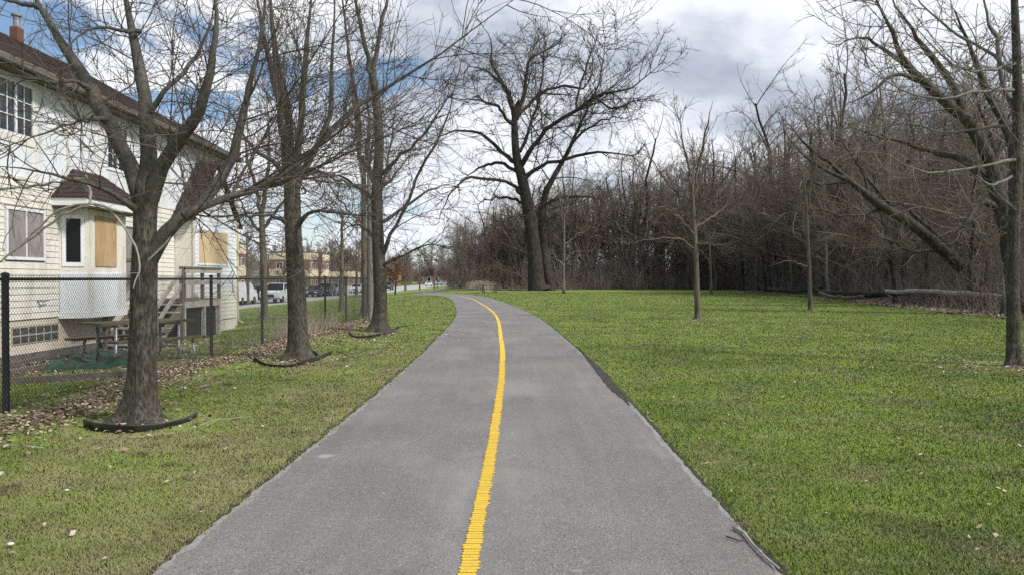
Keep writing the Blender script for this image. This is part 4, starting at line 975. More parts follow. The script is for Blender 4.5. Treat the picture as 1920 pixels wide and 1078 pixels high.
ty3 = traced_tree('young_tree', (1334, 552), [(1334, 552, 0, 7), (1333, 520, 0, 5), (1331, 470, 0, 4), (1330, 440, 0, 3.5)],
    [[(1331, 470, 0, 3.5), (1320, 430, 0, 2.6), (1312, 390, 0, 2)], [(1331, 460, 0, 3.5), (1343, 420, 0, 2.6), (1350, 380, 0, 2)], [(1332, 490, 0, 3), (1310, 470, 0, 2), (1290, 465, 0, 1.6)]],
    'thin sapling near the woods just right of the young lawn tree', 'tree', 34, 'bark_brown', 'bark_brown', 'twig', LVY[:2], 'young trees on the right lawn', low=1.6, flare=.1)
ty4 = traced_tree('young_tree', (1057, 550), [(1057, 550, 0, 6), (1057, 520, 0, 4.5), (1058, 470, 0, 4), (1058, 400, 0, 3)],
    [[(1058, 430, 0, 3), (1050, 380, 0, 2.4), (1044, 320, 0, 2)], [(1058, 420, 0, 3), (1068, 360, 0, 2.4), (1070, 310, 0, 2)], [(1058, 500, 0, 3), (1040, 480, 0, 2.2), (1025, 470, 0, 1.6)], [(1058, 490, 0, 3), (1075, 475, 0, 2.2), (1098, 470, 0, 1.6)], [(1058, 460, 0, 3), (1085, 440, 0, 2.2), (1110, 425, 0, 1.6)]],
    'pale sapling with a black trunk guard right of the cottonwood', 'tree', 35, 'bark_grey', 'bark_grey', 'twig_woodgrey', LVY[:2], 'young trees on the right lawn', low=1.6, flare=.1)
g_ = G(1057, 550.5); MB().tube([(g_.x, g_.y, 0), (g_.x, g_.y, .45)], [.16, .13], 10).build('trunk_guard', 'plastic', ty4[0])

# near tree at the right frame edge
LVR = [(3.6, .10, .95, .55, 9, .10, .04, .5, .009, .7, 3.6, .008, 5), (3.4, .06, .80, .52, 6, .13, .03, .55, .0055, .35, 1.7, .006, 4), (4.4, .08, .75, .52, 4, .15, .03, .6, .0048, .15, .8, .006, 3)]
t7 = traced_tree('lawn_tree', (1902, 686),
    [(1902, 686, 0, 46), (1901, 668, 0, 31), (1900, 600, 0, 27), (1899, 500, 0, 25), (1902, 400, 0, 24), (1907, 300, 0, 22), (1908, 200, 0, 20), (1906, 100, 0, 17), (1902, 0, 0, 14), (1900, -80, 0, 11)],
    [[(1907, 220, 0, 14), (1880, 150, .3, 11), (1872, 80, .5, 10), (1850, 30, .7, 9), (1845, -50, .8, 7)],
     [(1900, 170, 0, 9), (1830, 172, -.6, 6), (1760, 186, -1, 5), (1690, 170, -1.3, 4), (1620, 120, -1.5, 3), (1580, 80, -1.6, 2)],
     [(1905, 300, 0, 9), (1850, 310, -.5, 5.5), (1780, 322, -.8, 5), (1720, 318, -1, 4), (1660, 290, -1.2, 3), (1600, 282, -1.3, 2)],
     [(1902, 235, 0, 9), (1850, 240, .4, 6), (1780, 250, .8, 5), (1700, 232, 1.1, 4), (1620, 240, 1.3, 3), (1560, 215, 1.4, 2)],
     [(1899, 330, 0, 7), (1860, 348, -.4, 5), (1830, 330, -.6, 4), (1870, 390, -.4, 3)],
     [(1905, 140, 0, 9), (1840, 90, .3, 7), (1790, 60, .6, 6), (1730, 10, .8, 5), (1690, -50, .9, 4)],
     [(1905, 120, 0, 8), (1860, 130, -.4, 6), (1800, 130, -.6, 5), (1740, 80, -.8, 4), (1700, 20, -.9, 3)],
     [(1902, 420, 0, 6), (1850, 440, .3, 4), (1800, 420, .5, 3)]],
    'grey barked bare tree at the right edge of the near lawn', 'tree', 27, 'bark_maple', 'bark_grey', 'twig_woodgrey', LVR, None, low=1.7)

# leaning and spreading trees at the wood edge on the right
LVE = [(2.4, .12, .80, .42, 8, .12, .03, .5, .026, 1.2, 5.5, .009, 5), (2.1, .08, .80, .5, 6, .14, .03, .55, .014, .6, 2.6, .008, 3), (2.4, .10, .75, .50, 4, .15, .04, .6, .010, .3, 1.2, .008, 3)]
t8 = traced_tree('leaning_tree', (1835, 575), [(1858, 562, 0, 38), (1824, 526, 0, 29), (1768, 470, -.2, 25), (1706, 418, -.4, 22), (1650, 385, -.6, 19), (1595, 342, -.7, 12), (1545, 318, -.8, 6), (1500, 285, -1, 3.5), (1465, 240, -1, 1.5)],
    [[(1600, 345, -.7, 12), (1560, 310, -.8, 9), (1510, 270, -1, 7), (1470, 225, -1, 5)], [(1590, 340, -.7, 10), (1540, 345, -.8, 7), (1500, 335, -1, 4)], [(1706, 418, -.4, 10), (1655, 370, 0, 7), (1610, 310, 0, 5), (1560, 240, 0, 4)], [(1660, 392, -.5, 8), (1600, 405, -.8, 5), (1530, 395, -1, 4), (1470, 400, -1.2, 2.5)], [(1768, 470, -.2, 9), (1715, 470, -.6, 6), (1660, 450, -1, 4), (1600, 455, -1.2, 3)], [(1640, 385, -.5, 8), (1620, 330, 0, 5), (1600, 280, 0, 4)],
     [(1830, 540, .5, 20), (1780, 470, .6, 17), (1720, 410, .7, 13), (1660, 350, .8, 9)]],
    'thick dark dead trunk leaning left out of the woods', 'tree', 36, 'bark_trunk', 'bark_trunk', 'twig_wood', LVE, None, flare=0, low=1.5, tdens=.3)
t9 = traced_tree('spreading_tree', (1905, 590), [(1908, 585, 0, 56), (1904, 540, 0, 42), (1896, 480, 0, 38), (1887, 420, 0, 36), (1872, 370, 0, 32), (1862, 340, 0, 26)],
    [[(1875, 380, 0, 30), (1855, 300, 0, 28), (1820, 240, 0, 25), (1760, 180, -.3, 21), (1700, 125, -.6, 17), (1680, 80, -.8, 14), (1660, 35, -1, 13), (1630, -30, -1, 10)],
     [(1820, 245, 0, 24), (1800, 190, .5, 18), (1750, 110, .8, 14), (1710, 60, 1, 12), (1670, -10, 1, 9)],
     [(1885, 430, 0, 28), (1905, 340, .5, 24), (1890, 250, .8, 20), (1850, 170, 1, 20), (1820, 90, 1, 15), (1790, 20, 1, 12)],
     [(1700, 125, -.6, 12), (1655, 90, -.8, 8), (1610, 70, -1, 6), (1560, 90, -1, 4)],
     [(1740, 160, -.4, 10), (1680, 140, -.8, 8), (1630, 175, -1, 6), (1580, 200, -1, 4)],
     [(1870, 390, 0, 18), (1840, 380, -.6, 14), (1810, 420, -1, 11), (1780, 440, -1, 8)],
     [(1870, 360, 0, 20), (1800, 300, .5, 14), (1730, 280, .8, 10), (1660, 260, 1, 7), (1600, 240, 1, 5)]],
    'massive dark spreading tree in the woods behind the right lawn tree', 'tree', 37, 'bark_trunk', 'bark_trunk', 'twig_wood', LVE, None, flare=.1, low=1.5, tdens=.3)

# ------------------------------------------------------------------ variants copied through the woods
def variant(seed, Ht, rb, form, bark, twig, rmin, dens=1.0, n_lead=3):
    """returns (trunk mesh, crown mesh) in local coordinates"""
    rng = np.random.default_rng(seed)
    lean = rng.normal(0, .05, 2); K = 12
    hs = np.linspace(0, 1, K); P = np.stack([lean[0]*hs*Ht+np.cumsum(rng.normal(0, .012*Ht, K))*.5, lean[1]*hs*Ht+np.cumsum(rng.normal(0, .012*Ht, K))*.5, hs*Ht*form-.15], -1); P[:, :2] -= P[0, :2]
    R = rb*(1-.72*hs)
    R[0] *= 1.35
    tm = tubes([(P[None], R[None], 8)], bark, (0, 0, 0), 0, 'trunk')
    B0 = (P[None], R[None])
    lead = grow(*B0, rng, dens*1.9, .24, .72, .72, 9, .10, .045, .6, rmin*2.2, Ht*.14, Ht*.48, .012)
    l2 = grow(*lead, rng, dens*1.45, .10, .75, .50, 7, .13, .035, .55, rmin*1.5, Ht*.06, Ht*.22, .010)
    l3 = grow(*l2, rng, dens*2.4, .10, .7, .5, 5, .14, .05, .6, rmin, Ht*.03, Ht*.13, .009, nmax=4200)
    l4 = grow(*l3, rng, dens*1.7, .1, .7, .6, 3, .12, .05, .6, rmin*.75, Ht*.02, Ht*.07, .009, nmax=6500)
    low = grow(*B0, rng, dens*2.5, .06, 1.0, .24, 6, .12, .02, .25, rmin, Ht*.05, Ht*.2, .007)
    low2 = grow(*low, rng, dens*3.0, .1, .8, .6, 4, .14, .03, .5, rmin*.8, .3, 2.0, .007, nmax=1500)
    cm = tubes([(lead[0], lead[1], 5), (l2[0], l2[1], 4), (l3[0], l3[1], 3), (l4[0], l4[1], 3), (low[0], low[1], 4), (low2[0], low2[1], 3)], twig, (0, 0, 0), 0, 'crown')
    return tm, cm
VAR = []
for i, (h, f, bark, tw, rb) in enumerate([(22, .66, 'bark_trunk', 'twig_wood', .26), (20, .62, 'bark_trunk', 'twig_woodgrey', .2), (24, .70, 'bark_dark', 'twig_wood', .3), (18, .8, 'bark_brown', 'twig_red', .18), (21, .66, 'bark_grey', 'twig_woodgrey', .22), (17, .8, 'bark_brown', 'twig_wood', .16), (19, .64, 'bark_brown', 'twig_wood', .2)]):
    VAR.append(variant(100+i, h, rb, f, bark, tw, .015, .85))
KIND = ['tall brown twigged tree', 'grey twigged tree', 'very tall dark trunked tree', 'red budded tree', 'pale grey barked tree', 'short dark tree', 'brown barked tree']
def place(name, var, x, y, s, rz, label, group, sz=1.0, cat='tree'):
    e = empty(name, (x, y, gz(x)), label, cat, group); e.rotation_euler = (0, 0, rz); e.scale = (s, s, s*sz)
    tm, cm = var; np_obj('trunk', tm, e); np_obj('crown', cm, e); return e
def woods():
    rng = random.Random(3); cnt = 0; used = []
    def ok(x, y, r):
        for (a, b) in used:
            if (a-x)**2+(b-y)**2 < r*r: return False
        used.append((x, y)); return True
    # right-hand wood: rows behind the lawn edge
    tries = 0
    while cnt < 185 and tries < 9000:
        tries += 1; y = rng.uniform(16, 118); dpt = abs(rng.gauss(0, 11))+.8
        x = edge_x(y)+dpt
        if y > 100: x = rng.uniform(22, 40)
        if x/y > .82: continue
        if y < 62 and dpt > 16: continue
        if not ok(x, y, (2.2 if y < 62 else 1.3)+y*.009): continue
        v = rng.randrange(len(VAR)); s = rng.uniform(.75, 1.08)*(.55 if y < 42 else .84 if y < 62 else rng.choice((.95, 1.15, 1.4)))
        if dpt < 4: s *= .75
        place('wood_tree', VAR[v], x, y, s, rng.uniform(0, 6.28), KIND[v]+(' fronting the woods' if dpt < 5 else ' deep in the woods')+(' near the leaning trunk' if y < 45 else ' behind the slim lawn tree' if y < 70 else ' toward the far lawn corner'), 'bare trees of the right hand woods', rng.uniform(.9, 1.1)); cnt += 1
    # back of the lawn, behind the cottonwood
    c2 = 0; tries = 0
    while c2 < 100 and tries < 3000:
        tries += 1; x = rng.uniform(-8.5, 30); y = 110+abs(rng.gauss(0, 12))+(4 if x < 3 else 0)
        if not ok(x, y, 1.6): continue
        v = rng.randrange(len(VAR)); s = rng.uniform(.6, .8)*(0.98+.48*min(1, max(0, (x+8)/20)))*(1.15 if x > 16 else 1.0)
        place('wood_tree', VAR[v], x, y, s, rng.uniform(0, 6.28), KIND[v]+' in the low woods behind the cottonwood', 'bare trees behind the cottonwood'); c2 += 1
woods()

# background street trees to the left and far centre
FARV = []
for i, (h, tw) in enumerate([(18, 'twig_wood'), (16, 'twig_woodgrey'), (20, 'twig_brush'), (15, 'twig_red'), (17, 'twig_woodgrey')]):
    FARV.append(variant(300+i, h, .26, .8, 'bark_brown', tw, .05, .9))
def back_trees():
    rng = random.Random(5); k = 0
    spots = []
    for i in range(85):
        y = rng.uniform(100, 300); x = -rng.uniform(34, 60)-max(0, y-150)*.05
        spots.append((x, y, rng.uniform(.5, .78)))
    for i in range(34):
        y = rng.uniform(150, 290); spots.append((-rng.uniform(35, 50), y, rng.uniform(.45, .65)))
    for i in range(70):
        y = rng.uniform(260, 420); x = rng.uniform(-75, 12); spots.append((x, y, rng.uniform(.6, 1.0)))
    for (x, y, s) in spots:
        if -45 < x < -28 and 88 < y < 134: continue
        v = rng.randrange(len(FARV)); place('street_tree', FARV[v], x, y, s, rng.uniform(0, 6.28), ['brown', 'grey', 'dark', 'reddish', 'pale'][v]+' bare tree far off beyond the street', 'bare trees beyond the street')
    p = G(845, 536); place('street_tree', VAR[1], -17.5, 225, .98, 1.0, 'tall wide forked bare tree against the sky at the far bend of the path', None)
back_trees()
# smaller named ones on the near verge
def small_variant(seed, h, rb, twig, bark='bark_brown', dens=2.2, rmin=.02, form=.75):
    rng = np.random.default_rng(seed); K = 8; hs = np.linspace(0, 1, K)
    P = np.stack([rng.normal(0, .03, K).cumsum(), rng.normal(0, .03, K).cumsum(), hs*h*form-.08], -1); P[:, :2] -= P[0, :2]; R = rb*(1-.6*hs); R[0] *= 1.3
    tm = tubes([(P[None], R[None], 8)], bark, (0, 0, 0), 0, 'trunk'); B = (P[None], R[None])
    a = grow(*B, rng, dens*1.6, .28, .85, .6, 7, .08, .06, .55, rmin*1.6, h*.2, h*.5, .012); b = grow(*a, rng, dens*1.2, .1, .7, .5, 5, .12, .05, .6, rmin, h*.08, h*.25, .01); c = grow(*b, rng, dens*1.4, .1, .7, .5, 3, .12, .05, .6, rmin*.8, h*.04, h*.12, .01, nmax=3500)
    return tm, tubes([(a[0], a[1], 4), (b[0], b[1], 3), (c[0], c[1], 3)], twig, (0, 0, 0), 0, 'crown')
SM = [small_variant(200, 7, .14, 'twig_wood'), small_variant(201, 6, .12, 'twig_orange', rmin=.045, dens=4.5), small_variant(202, 8, .16, 'twig_woodgrey'), small_variant(203, 5, .1, 'twig_red', dens=4, rmin=.03)]
for (px, py, v, s, lab) in [(640, 583, 0, .95, 'small brown tree on the side lawn seen between two fence posts'), (741, 552, 1, 1.15, 'small tree still holding rust coloured leaves beside the street'),
        (530, 566, 3, 1.0, 'small reddish tree in front of the street near the white pickup'), (787, 544, 2, 1.1, 'small grey tree on the verge where the path bends'), (815, 542, 2, 1.0, 'bare tree on the verge in front of the far parked cars'),
        (820, 541, 0, .8, 'smaller brown tree right of the bare verge tree'), (868, 537, 1, 1.4, 'rust brown tree at the far end of the path'), (851, 536, 1, 1.2, 'low orange brown tree left of the far rust tree'),
        (600, 556, 0, 1.1, 'brown tree in front of the tan apartment block'), (465, 572, 0, 1.2, 'dense brown tree between the house corner and the tan building'), (560, 563, 2, 1.0, 'grey tree directly behind the second fence tree'), (645, 556, 3, 1.5, 'reddish tree behind the parked silver car'), (668, 554, 0, 1.5, 'bushy brown tree left of the slender dark tree'), (760, 545, 0, 1.5, 'bushy brown tree right of the rust coloured tree')]:
    p = G(px, py); place('small_tree', SM[v], p.x, p.y, s, px*.7, lab, None)

# undergrowth: stuff
def brush():
    PT = []
    for sd in range(4):
        rng = np.random.default_rng(90+sd); tall = sd >= 2; n = 190 if not tall else 85; W_ = 3.6
        x, y = rng.uniform(-W_, W_, n), rng.uniform(-W_, W_, n); h = rng.uniform(1.0, 3.2, n) if not tall else rng.uniform(2.2, 6.6, n)
        N = 7; P = np.empty((n, N, 3)); P[:, 0] = np.stack([x, y, -.05+0*x], -1); q = .45 if not tall else .34; d = nrm(np.stack([rng.normal(0, q, n), rng.normal(0, q, n), np.ones(n)], -1))
        for j in range(1, N): d = nrm(d+rng.normal(size=(n, 3))*(.16 if not tall else .13)); P[:, j] = P[:, j-1]+d*(h/(N-1))[:, None]
        R = (.010+.0048*h)[:, None]*(1-.75*np.linspace(0, 1, N))[None]
        b = grow(P, R, rng, 1.9 if not tall else 1.5, .08, .8, .40, 5, .16, .03, .6, .010, .4, 2.2, .009, zmin=.03); c = grow(*b, rng, 1.6, .1, .8, .5, 4, .16, .03, .6, .008, .2, 1.0, .009, zmin=.03)
        PT.append(tubes([(P, R, 3), (b[0], b[1], 3), (c[0], c[1], 3)], 'twig_brush', (0, 0, 0), 0, 'undergrowth'))
    r_ = random.Random(12); e = EDGEP
    def put(x, y, k, s):
        o = np_obj('undergrowth', PT[k]); o.location = (x, y, .0); o.rotation_euler = (0, 0, r_.uniform(0, 6.28)); o.scale = (s, s, s*r_.uniform(.8, 1.15)); tag(o, 'tangled brown undergrowth and saplings along the edge of the woods', 'undergrowth', kind='stuff')
    y = 14
    while y < 108:      # along the right edge: low brush first, tall thicket behind
        x = edge_x(y); put(x+5.4, y, r_.randrange(2), .95 if y < 60 else 1.1); put(x+9, y+1.5, r_.randrange(2), 1.1)
        for dx in (9, 15, 23, 31):
            if x+dx < y*.9+4 and (y > 60 or dx < 16) and r_.random() < .75: put(x+dx+r_.uniform(-1, 1), y+r_.uniform(-2, 2), 2+r_.randrange(2), 1.0 if y < 60 else 1.35)
        y += 5.2
    for row, yy in enumerate((106, 112, 119, 128, 138)):
        x = -7 if row else 5
        while x < 34+row*6: put(x, yy+(4 if x < 4 else 0)+r_.uniform(-1.5, 1.5), (r_.randrange(2) if row == 0 else 2+r_.randrange(2)), 1.15 if row == 0 else (1.0+.5*min(1, max(0, (x+6)/26)))); x += 5.5
    for x in range(-84, 8, 6):
        for yy in (330, 372): put(x+r_.uniform(-2, 2), yy+r_.uniform(-8, 8), 2+r_.randrange(2), 1.7)
    for i in range(26): put(-38-r_.uniform(0, 10), 125+i*8, 2+r_.randrange(2), 1.1)
    # low pinkish brush in front of the woods
    rng = np.random.default_rng(66); n = 5200; i = rng.integers(0, len(e)-1, n); p = e[i]+(e[i+1]-e[i])*rng.random(n)[:, None]
    k = (p[:, 1] > 12) & (p[:, 1] < 112); p = p[k]; n = len(p); off = np.abs(rng.normal(0, 1.3, n))+1.5
    x = p[:, 0]+off; y = p[:, 1]+np.where(p[:, 1] > 90, off, 0); h = rng.uniform(.25, 1.1, n)*(1+.25*off); N = 5
    P = np.empty((n, N, 3)); P[:, 0] = np.stack([x, y, 0*x], -1); d = nrm(np.stack([rng.normal(0, .6, n), rng.normal(0, .6, n), np.ones(n)], -1))
    for j in range(1, N): d = nrm(d+rng.normal(size=(n, 3))*.2); P[:, j] = P[:, j-1]+d*(h/(N-1))[:, None]
    tag(np_obj('low_brush', tubes([(P, np.full((n, N), .013)*np.linspace(1, .4, N)[None], 3)], 'twig_pinkbrush', (0, 0, 0), 0, 'low_brush')), 'low pinkish brown brush and canes at the foot of the woods', 'brush', kind='stuff')
    # tall dry grass at the bend
    n = 4200; q = [G(*t) for t in ((868, 540), (905, 545), (960, 543), (1000, 544))]
    m_ = rng.integers(0, 3, n); t = rng.random(n); A = np.array([(v.x, v.y) for v in q]); c = A[0]+(A[1]-A[0])*(t[:, None]*1.3-.15)+m_[:, None]*0+rng.normal(0, 1, (n, 2))*[.6, 1.6]+[0, 6.5]
    h = rng.uniform(.4, 1.3, n); d = nrm(np.stack([rng.normal(0, .3, n), rng.normal(0, .3, n), np.ones(n)], -1)); P = np.empty((n, 3, 3)); P[:, 0] = np.concatenate([c, gza(c[:, :1])], 1)
    for j in (1, 2): P[:, j] = P[:, j-1]+d*(h/2)[:, None]+rng.normal(0, .05, (n, 3))
    me = tubes([(P, np.full((n, 3), .012)*[1, .8, .3], 3)], 'leaf3', (0, 0, 0), 0, 'dry_grass'); tag(np_obj('dry_grass', me), 'tall straw coloured dead grass by the far picnic table', 'dry grass', kind='stuff')
    # russet shrubs behind the far table
    for k, (px, py, s) in enumerate(((905, 542, 1.0), (935, 542, 1.15), (960, 543, .9), (985, 543, .8))):
        p = G(px, py); place('shrub', SM[3], p.x, p.y+4+k, s, k*1.7, ['leftmost', 'tallest', 'third from left', 'rightmost'][k]+' russet shrub behind the far picnic table', 'russet shrubs', .8, 'shrub')
brush()
# weeds at the fence foot
def weeds():
    rng = np.random.default_rng(14); n = 700; y = rng.uniform(19, 24, n); x = -5.75+rng.normal(0, .25, n); h = rng.uniform(.15, .6, n)
    d = nrm(np.stack([rng.normal(0, .3, n), rng.normal(0, .3, n), np.ones(n)], -1)); P = np.empty((n, 3, 3)); P[:, 0] = np.stack([x, y, gza(x)], -1)
    for j in (1, 2): P[:, j] = P[:, j-1]+d*(h/2)[:, None]+rng.normal(0, .02, (n, 3))
    tag(np_obj('weeds', tubes([(P, np.full((n, 3), .004)*[1, .8, .3], 3)], 'leaf3', (0, 0, 0), 0, 'weeds')), 'dry weeds grown up through the far end of the chain link fence', 'weeds', kind='stuff')
weeds()
# fallen logs
def log(pl, Y0s, label, m='bark_dark'):
    rng = np.random.default_rng(len(label)); P = [tuple(at(px, py, Y)) for (px, py, w), Y in zip(pl, Y0s)]; R = [w/2/F*Y for (px, py, w), Y in zip(pl, Y0s)]
    c, r = resample(P, R, 14, rng, .03); c[:, 2] = np.maximum(c[:, 2], r*.7)
    e = empty('fallen_log', (c[0][0], c[0][1], 0), label, 'log'); np_obj('log_stem', tubes([(c[None], r[None], 9)], m, e.location, 0, 'log_stem'), e)
    b = grow(c[None], r[None], rng, .9, .1, .8, .2, 5, .15, .05, .4, .012, .4, 1.6, .012, zmin=.02); np_obj('broken_branches', tubes([(b[0], b[1], 4)], 'twig_wood', e.location, 0, 'broken_branches'), e)
log([(1530, 545, 9), (1600, 552, 12), (1700, 550, 11), (1760, 553, 8)], [52, 50, 46, 44], 'dark fallen log lying behind the slim lawn tree')
log([(1660, 545, 7), (1760, 548, 9), (1840, 553, 11), (1905, 558, 9)], [42, 40, 37, 35], 'pale barkless fallen log lying at the foot of the leaning trunk', 'twig_pale')
log([(1535, 548, 6), (1570, 558, 8), (1620, 556, 6)], [50, 49, 48], 'short split log end with a pale face beside the slim lawn tree', 'bark_brown')
log([(1440, 541, 5), (1490, 545, 7), (1540, 540, 5)], [66, 64, 62], 'small dark log far along the edge of the woods')
# sticks
def stick(pts, w, label, m):
    P = [G(*q) for q in pts]; P = [(p.x, p.y, gz(p.x)+.026+w*.5) for i, p in enumerate(P)]
    o = MB().tube(P, [w, w*.85]+[w*.6]*(len(P)-2), 6).build('fallen_stick', m, None, True); tag(o, label, 'stick', 'sticks lying on the ground')
stick([(1375, 998), (1395, 1008), (1412, 1030), (1435, 1055), (1460, 1076)], .011, 'pale bare stick lying along the right edge of the path', 'twig_pale')
stick([(1362, 1014), (1385, 1022), (1398, 1020)], .005, 'thin dark side twig beside the pale stick on the path edge', 'twig')
stick([(632, 660), (660, 672), (690, 668), (728, 655)], .012, 'forked grey stick on the left lawn below the third tree', 'bark_grey')
stick([(740, 616), (760, 612), (778, 610)], .012, 'short dark stick pointing from the third tree toward the path', 'bark_dark')
stick([(370, 730), (400, 722), (432, 714)], .006, 'thin pale stick on the left lawn right of the nearest tree', 'twig_pale')
stick([(0, 842), (40, 840), (82, 845)], .006, 'thin pale stick near the left edge of the lawn', 'twig_pale')
stick([(375, 802), (400, 792), (470, 785)], .004, 'long thin straw coloured stalk right of the black edging', 'twig_pale')
def stone(px, py, s, label):
    p = G(px, py); rng = random.Random(px); V = []; n = 8
    for j in range(5):
        t = j/4*PI; 
        for i in range(n): a = i*2*PI/n; r = s*math.sin(t)*(1+rng.uniform(-.2, .2))+.0001; V.append((p.x+r*math.cos(a)*1.3, p.y+r*math.sin(a), .02+s*.45*(1-math.cos(t))))
    o = obj('stone', V, [(j*n+i, j*n+(i+1) % n, (j+1)*n+(i+1) % n, (j+1)*n+i) for j in range(4) for i in range(n)], 'chip', None, True); tag(o, label, 'stone')
stone(20, 1028, .018, 'white chip lying on the grass near the bottom left'); stone(125, 925, .014, 'white chip on the left lawn in front of the nearest tree')
# pale sapling twigs drooping across the house front
def twigs_front():
    rng = np.random.default_rng(77)
    e = t1[0]; B = []
    for pl, Y in (([(165, 388, 5), (120, 402, 4.5), (60, 445, 4), (0, 492, 3.5)], 7.6), ([(230, 398, 5), (165, 383, 4.5), (105, 398, 4), (40, 460, 3)], 7.7), ([(168, 380, 5), (215, 405, 4.5), (250, 455, 4), (262, 500, 3.5), (250, 540, 2.5)], 7.8), ([(262, 500, 3.5), (300, 470, 4.5), (330, 430, 4), (345, 410, 3.5)], 7.9),
                  ([(160, 330, 6), (170, 360, 5), (168, 382, 4)], 7.7), ([(0, 355, 5), (60, 350, 5), (120, 340, 4), (165, 335, 3)], 7.9)):
        P = [tuple(at(a, b, Y)) for a, b, w in pl]; R = [w/2/F*Y for a, b, w in pl]; B.append(resample(P, R, 12, rng, .006))
    C = stack(B); ch = grow(*C, rng, 5.0, .05, .9, .6, 7, .12, -.01, .6, .0028, .3, 1.1, .006)
    np_obj('pale_twigs', tubes([(C[0], C[1], 6), (ch[0], ch[1], 3)], 'twig_pale', e.location, 0, 'pale_twigs'), e)
twigs_front()

# ================================================================== BUILDINGS FAR OFF
def block(x0, x1, y0, y1, storeys, label, zb=-1.0, sh=2.9, name='apartment_building'):
    e = empty(name, ((x0+x1)/2, (y0+y1)/2, zb), label, 'building'); z = zb
    MB().box(x0, x1, y0, y1, zb, zb+sh*storeys+.3).build('wall', 'brick', e)
    for s in range(storeys+1):
        zz = zb+sh*s-.1
        box('spandrel_band', x0-.06, x1+.06, y0-.06, y1+.06, zz+(0 if s else .1), zz+1.25 if s else zz+1.0, 'tan_band', e)
    box('roof', x0-.12, x1+.12, y0-.12, y1+.12, zb+sh*storeys+1.15, zb+sh*storeys+1.3, 'roof_grey', e)
    for s in range(storeys):
        z0 = zb+sh*s+1.16+.03; z1 = z0+1.15
        n = int((x1-x0)/2.6)
        for i in range(n):
            a = x0+(i+.5)*(x1-x0)/n-.6
            w = MB().box(a, a+1.2, y0-.05, y0+.02, z0, z0+.08).box(a, a+1.2, y0-.05, y0+.02, z1-.08, z1).box(a, a+.08, y0-.05, y0+.02, z0+.08, z1-.08).box(a+1.12, a+1.2, y0-.05, y0+.02, z0+.08, z1-.08).box(a+.56, a+.64, y0-.05, y0+.02, z0+.08, z1-.08).build('window', 'vinyl', e)
            box('pane', a+.081, a+1.119, y0-.02, y0-.01, z0+.081, z1-.081, 'glass_up', w)
        n = int((y1-y0)/2.8)
        for i in range(n):
            a = y0+(i+.5)*(y1-y0)/n-.6
            w = MB().box(x1-.02, x1+.05, a, a+1.2, z0, z0+.08).box(x1-.02, x1+.05, a, a+1.2, z1-.08, z1).box(x1-.02, x1+.05, a, a+.08, z0+.08, z1-.08).box(x1-.02, x1+.05, a+1.12, a+1.2, z0+.08, z1-.08).build('window', 'vinyl', e)
            box('pane', x1+.01, x1+.02, a+.081, a+1.119, z0+.081, z1-.081, 'glass_up', w)
block(-42, -35, 133, 147, 2, 'tan and red brick apartment block seen between the second and third fence trees')
block(-52, -35.5, 92, 103, 2, 'long low tan building behind the white pickup and van')
block(-44, -36, 168, 182, 1, 'low brick house further along beyond the street')
def far_house(x, y, label):
    e = empty('far_house', (x, y, -1), label, 'house'); MB().box(x-5, x+5, y, y+8, -1, 3).build('wall', 'brick', e); MB().prism([(x-5.5, 3), (x+5.5, 3), (x, 5.8)], 'y', y-.6, y+8.6).build('roof', 'shingle', e)
    for k in range(3): 
        a = x-4+k*3; w = box('window', a, a+1.3, y-.05, y-.001, .2, 1.9, 'vinyl', e); box('pane', a+.1, a+1.2, y-.07, y-.051, .3, 1.8, 'glass', w)
for (x, y, l) in ((-32, 300, 'small brick house with white windows far behind the parked cars'), (-40, 235, 'brick house half hidden behind the rust coloured tree')): far_house(x, y, l)
hd = np.random.default_rng(3)

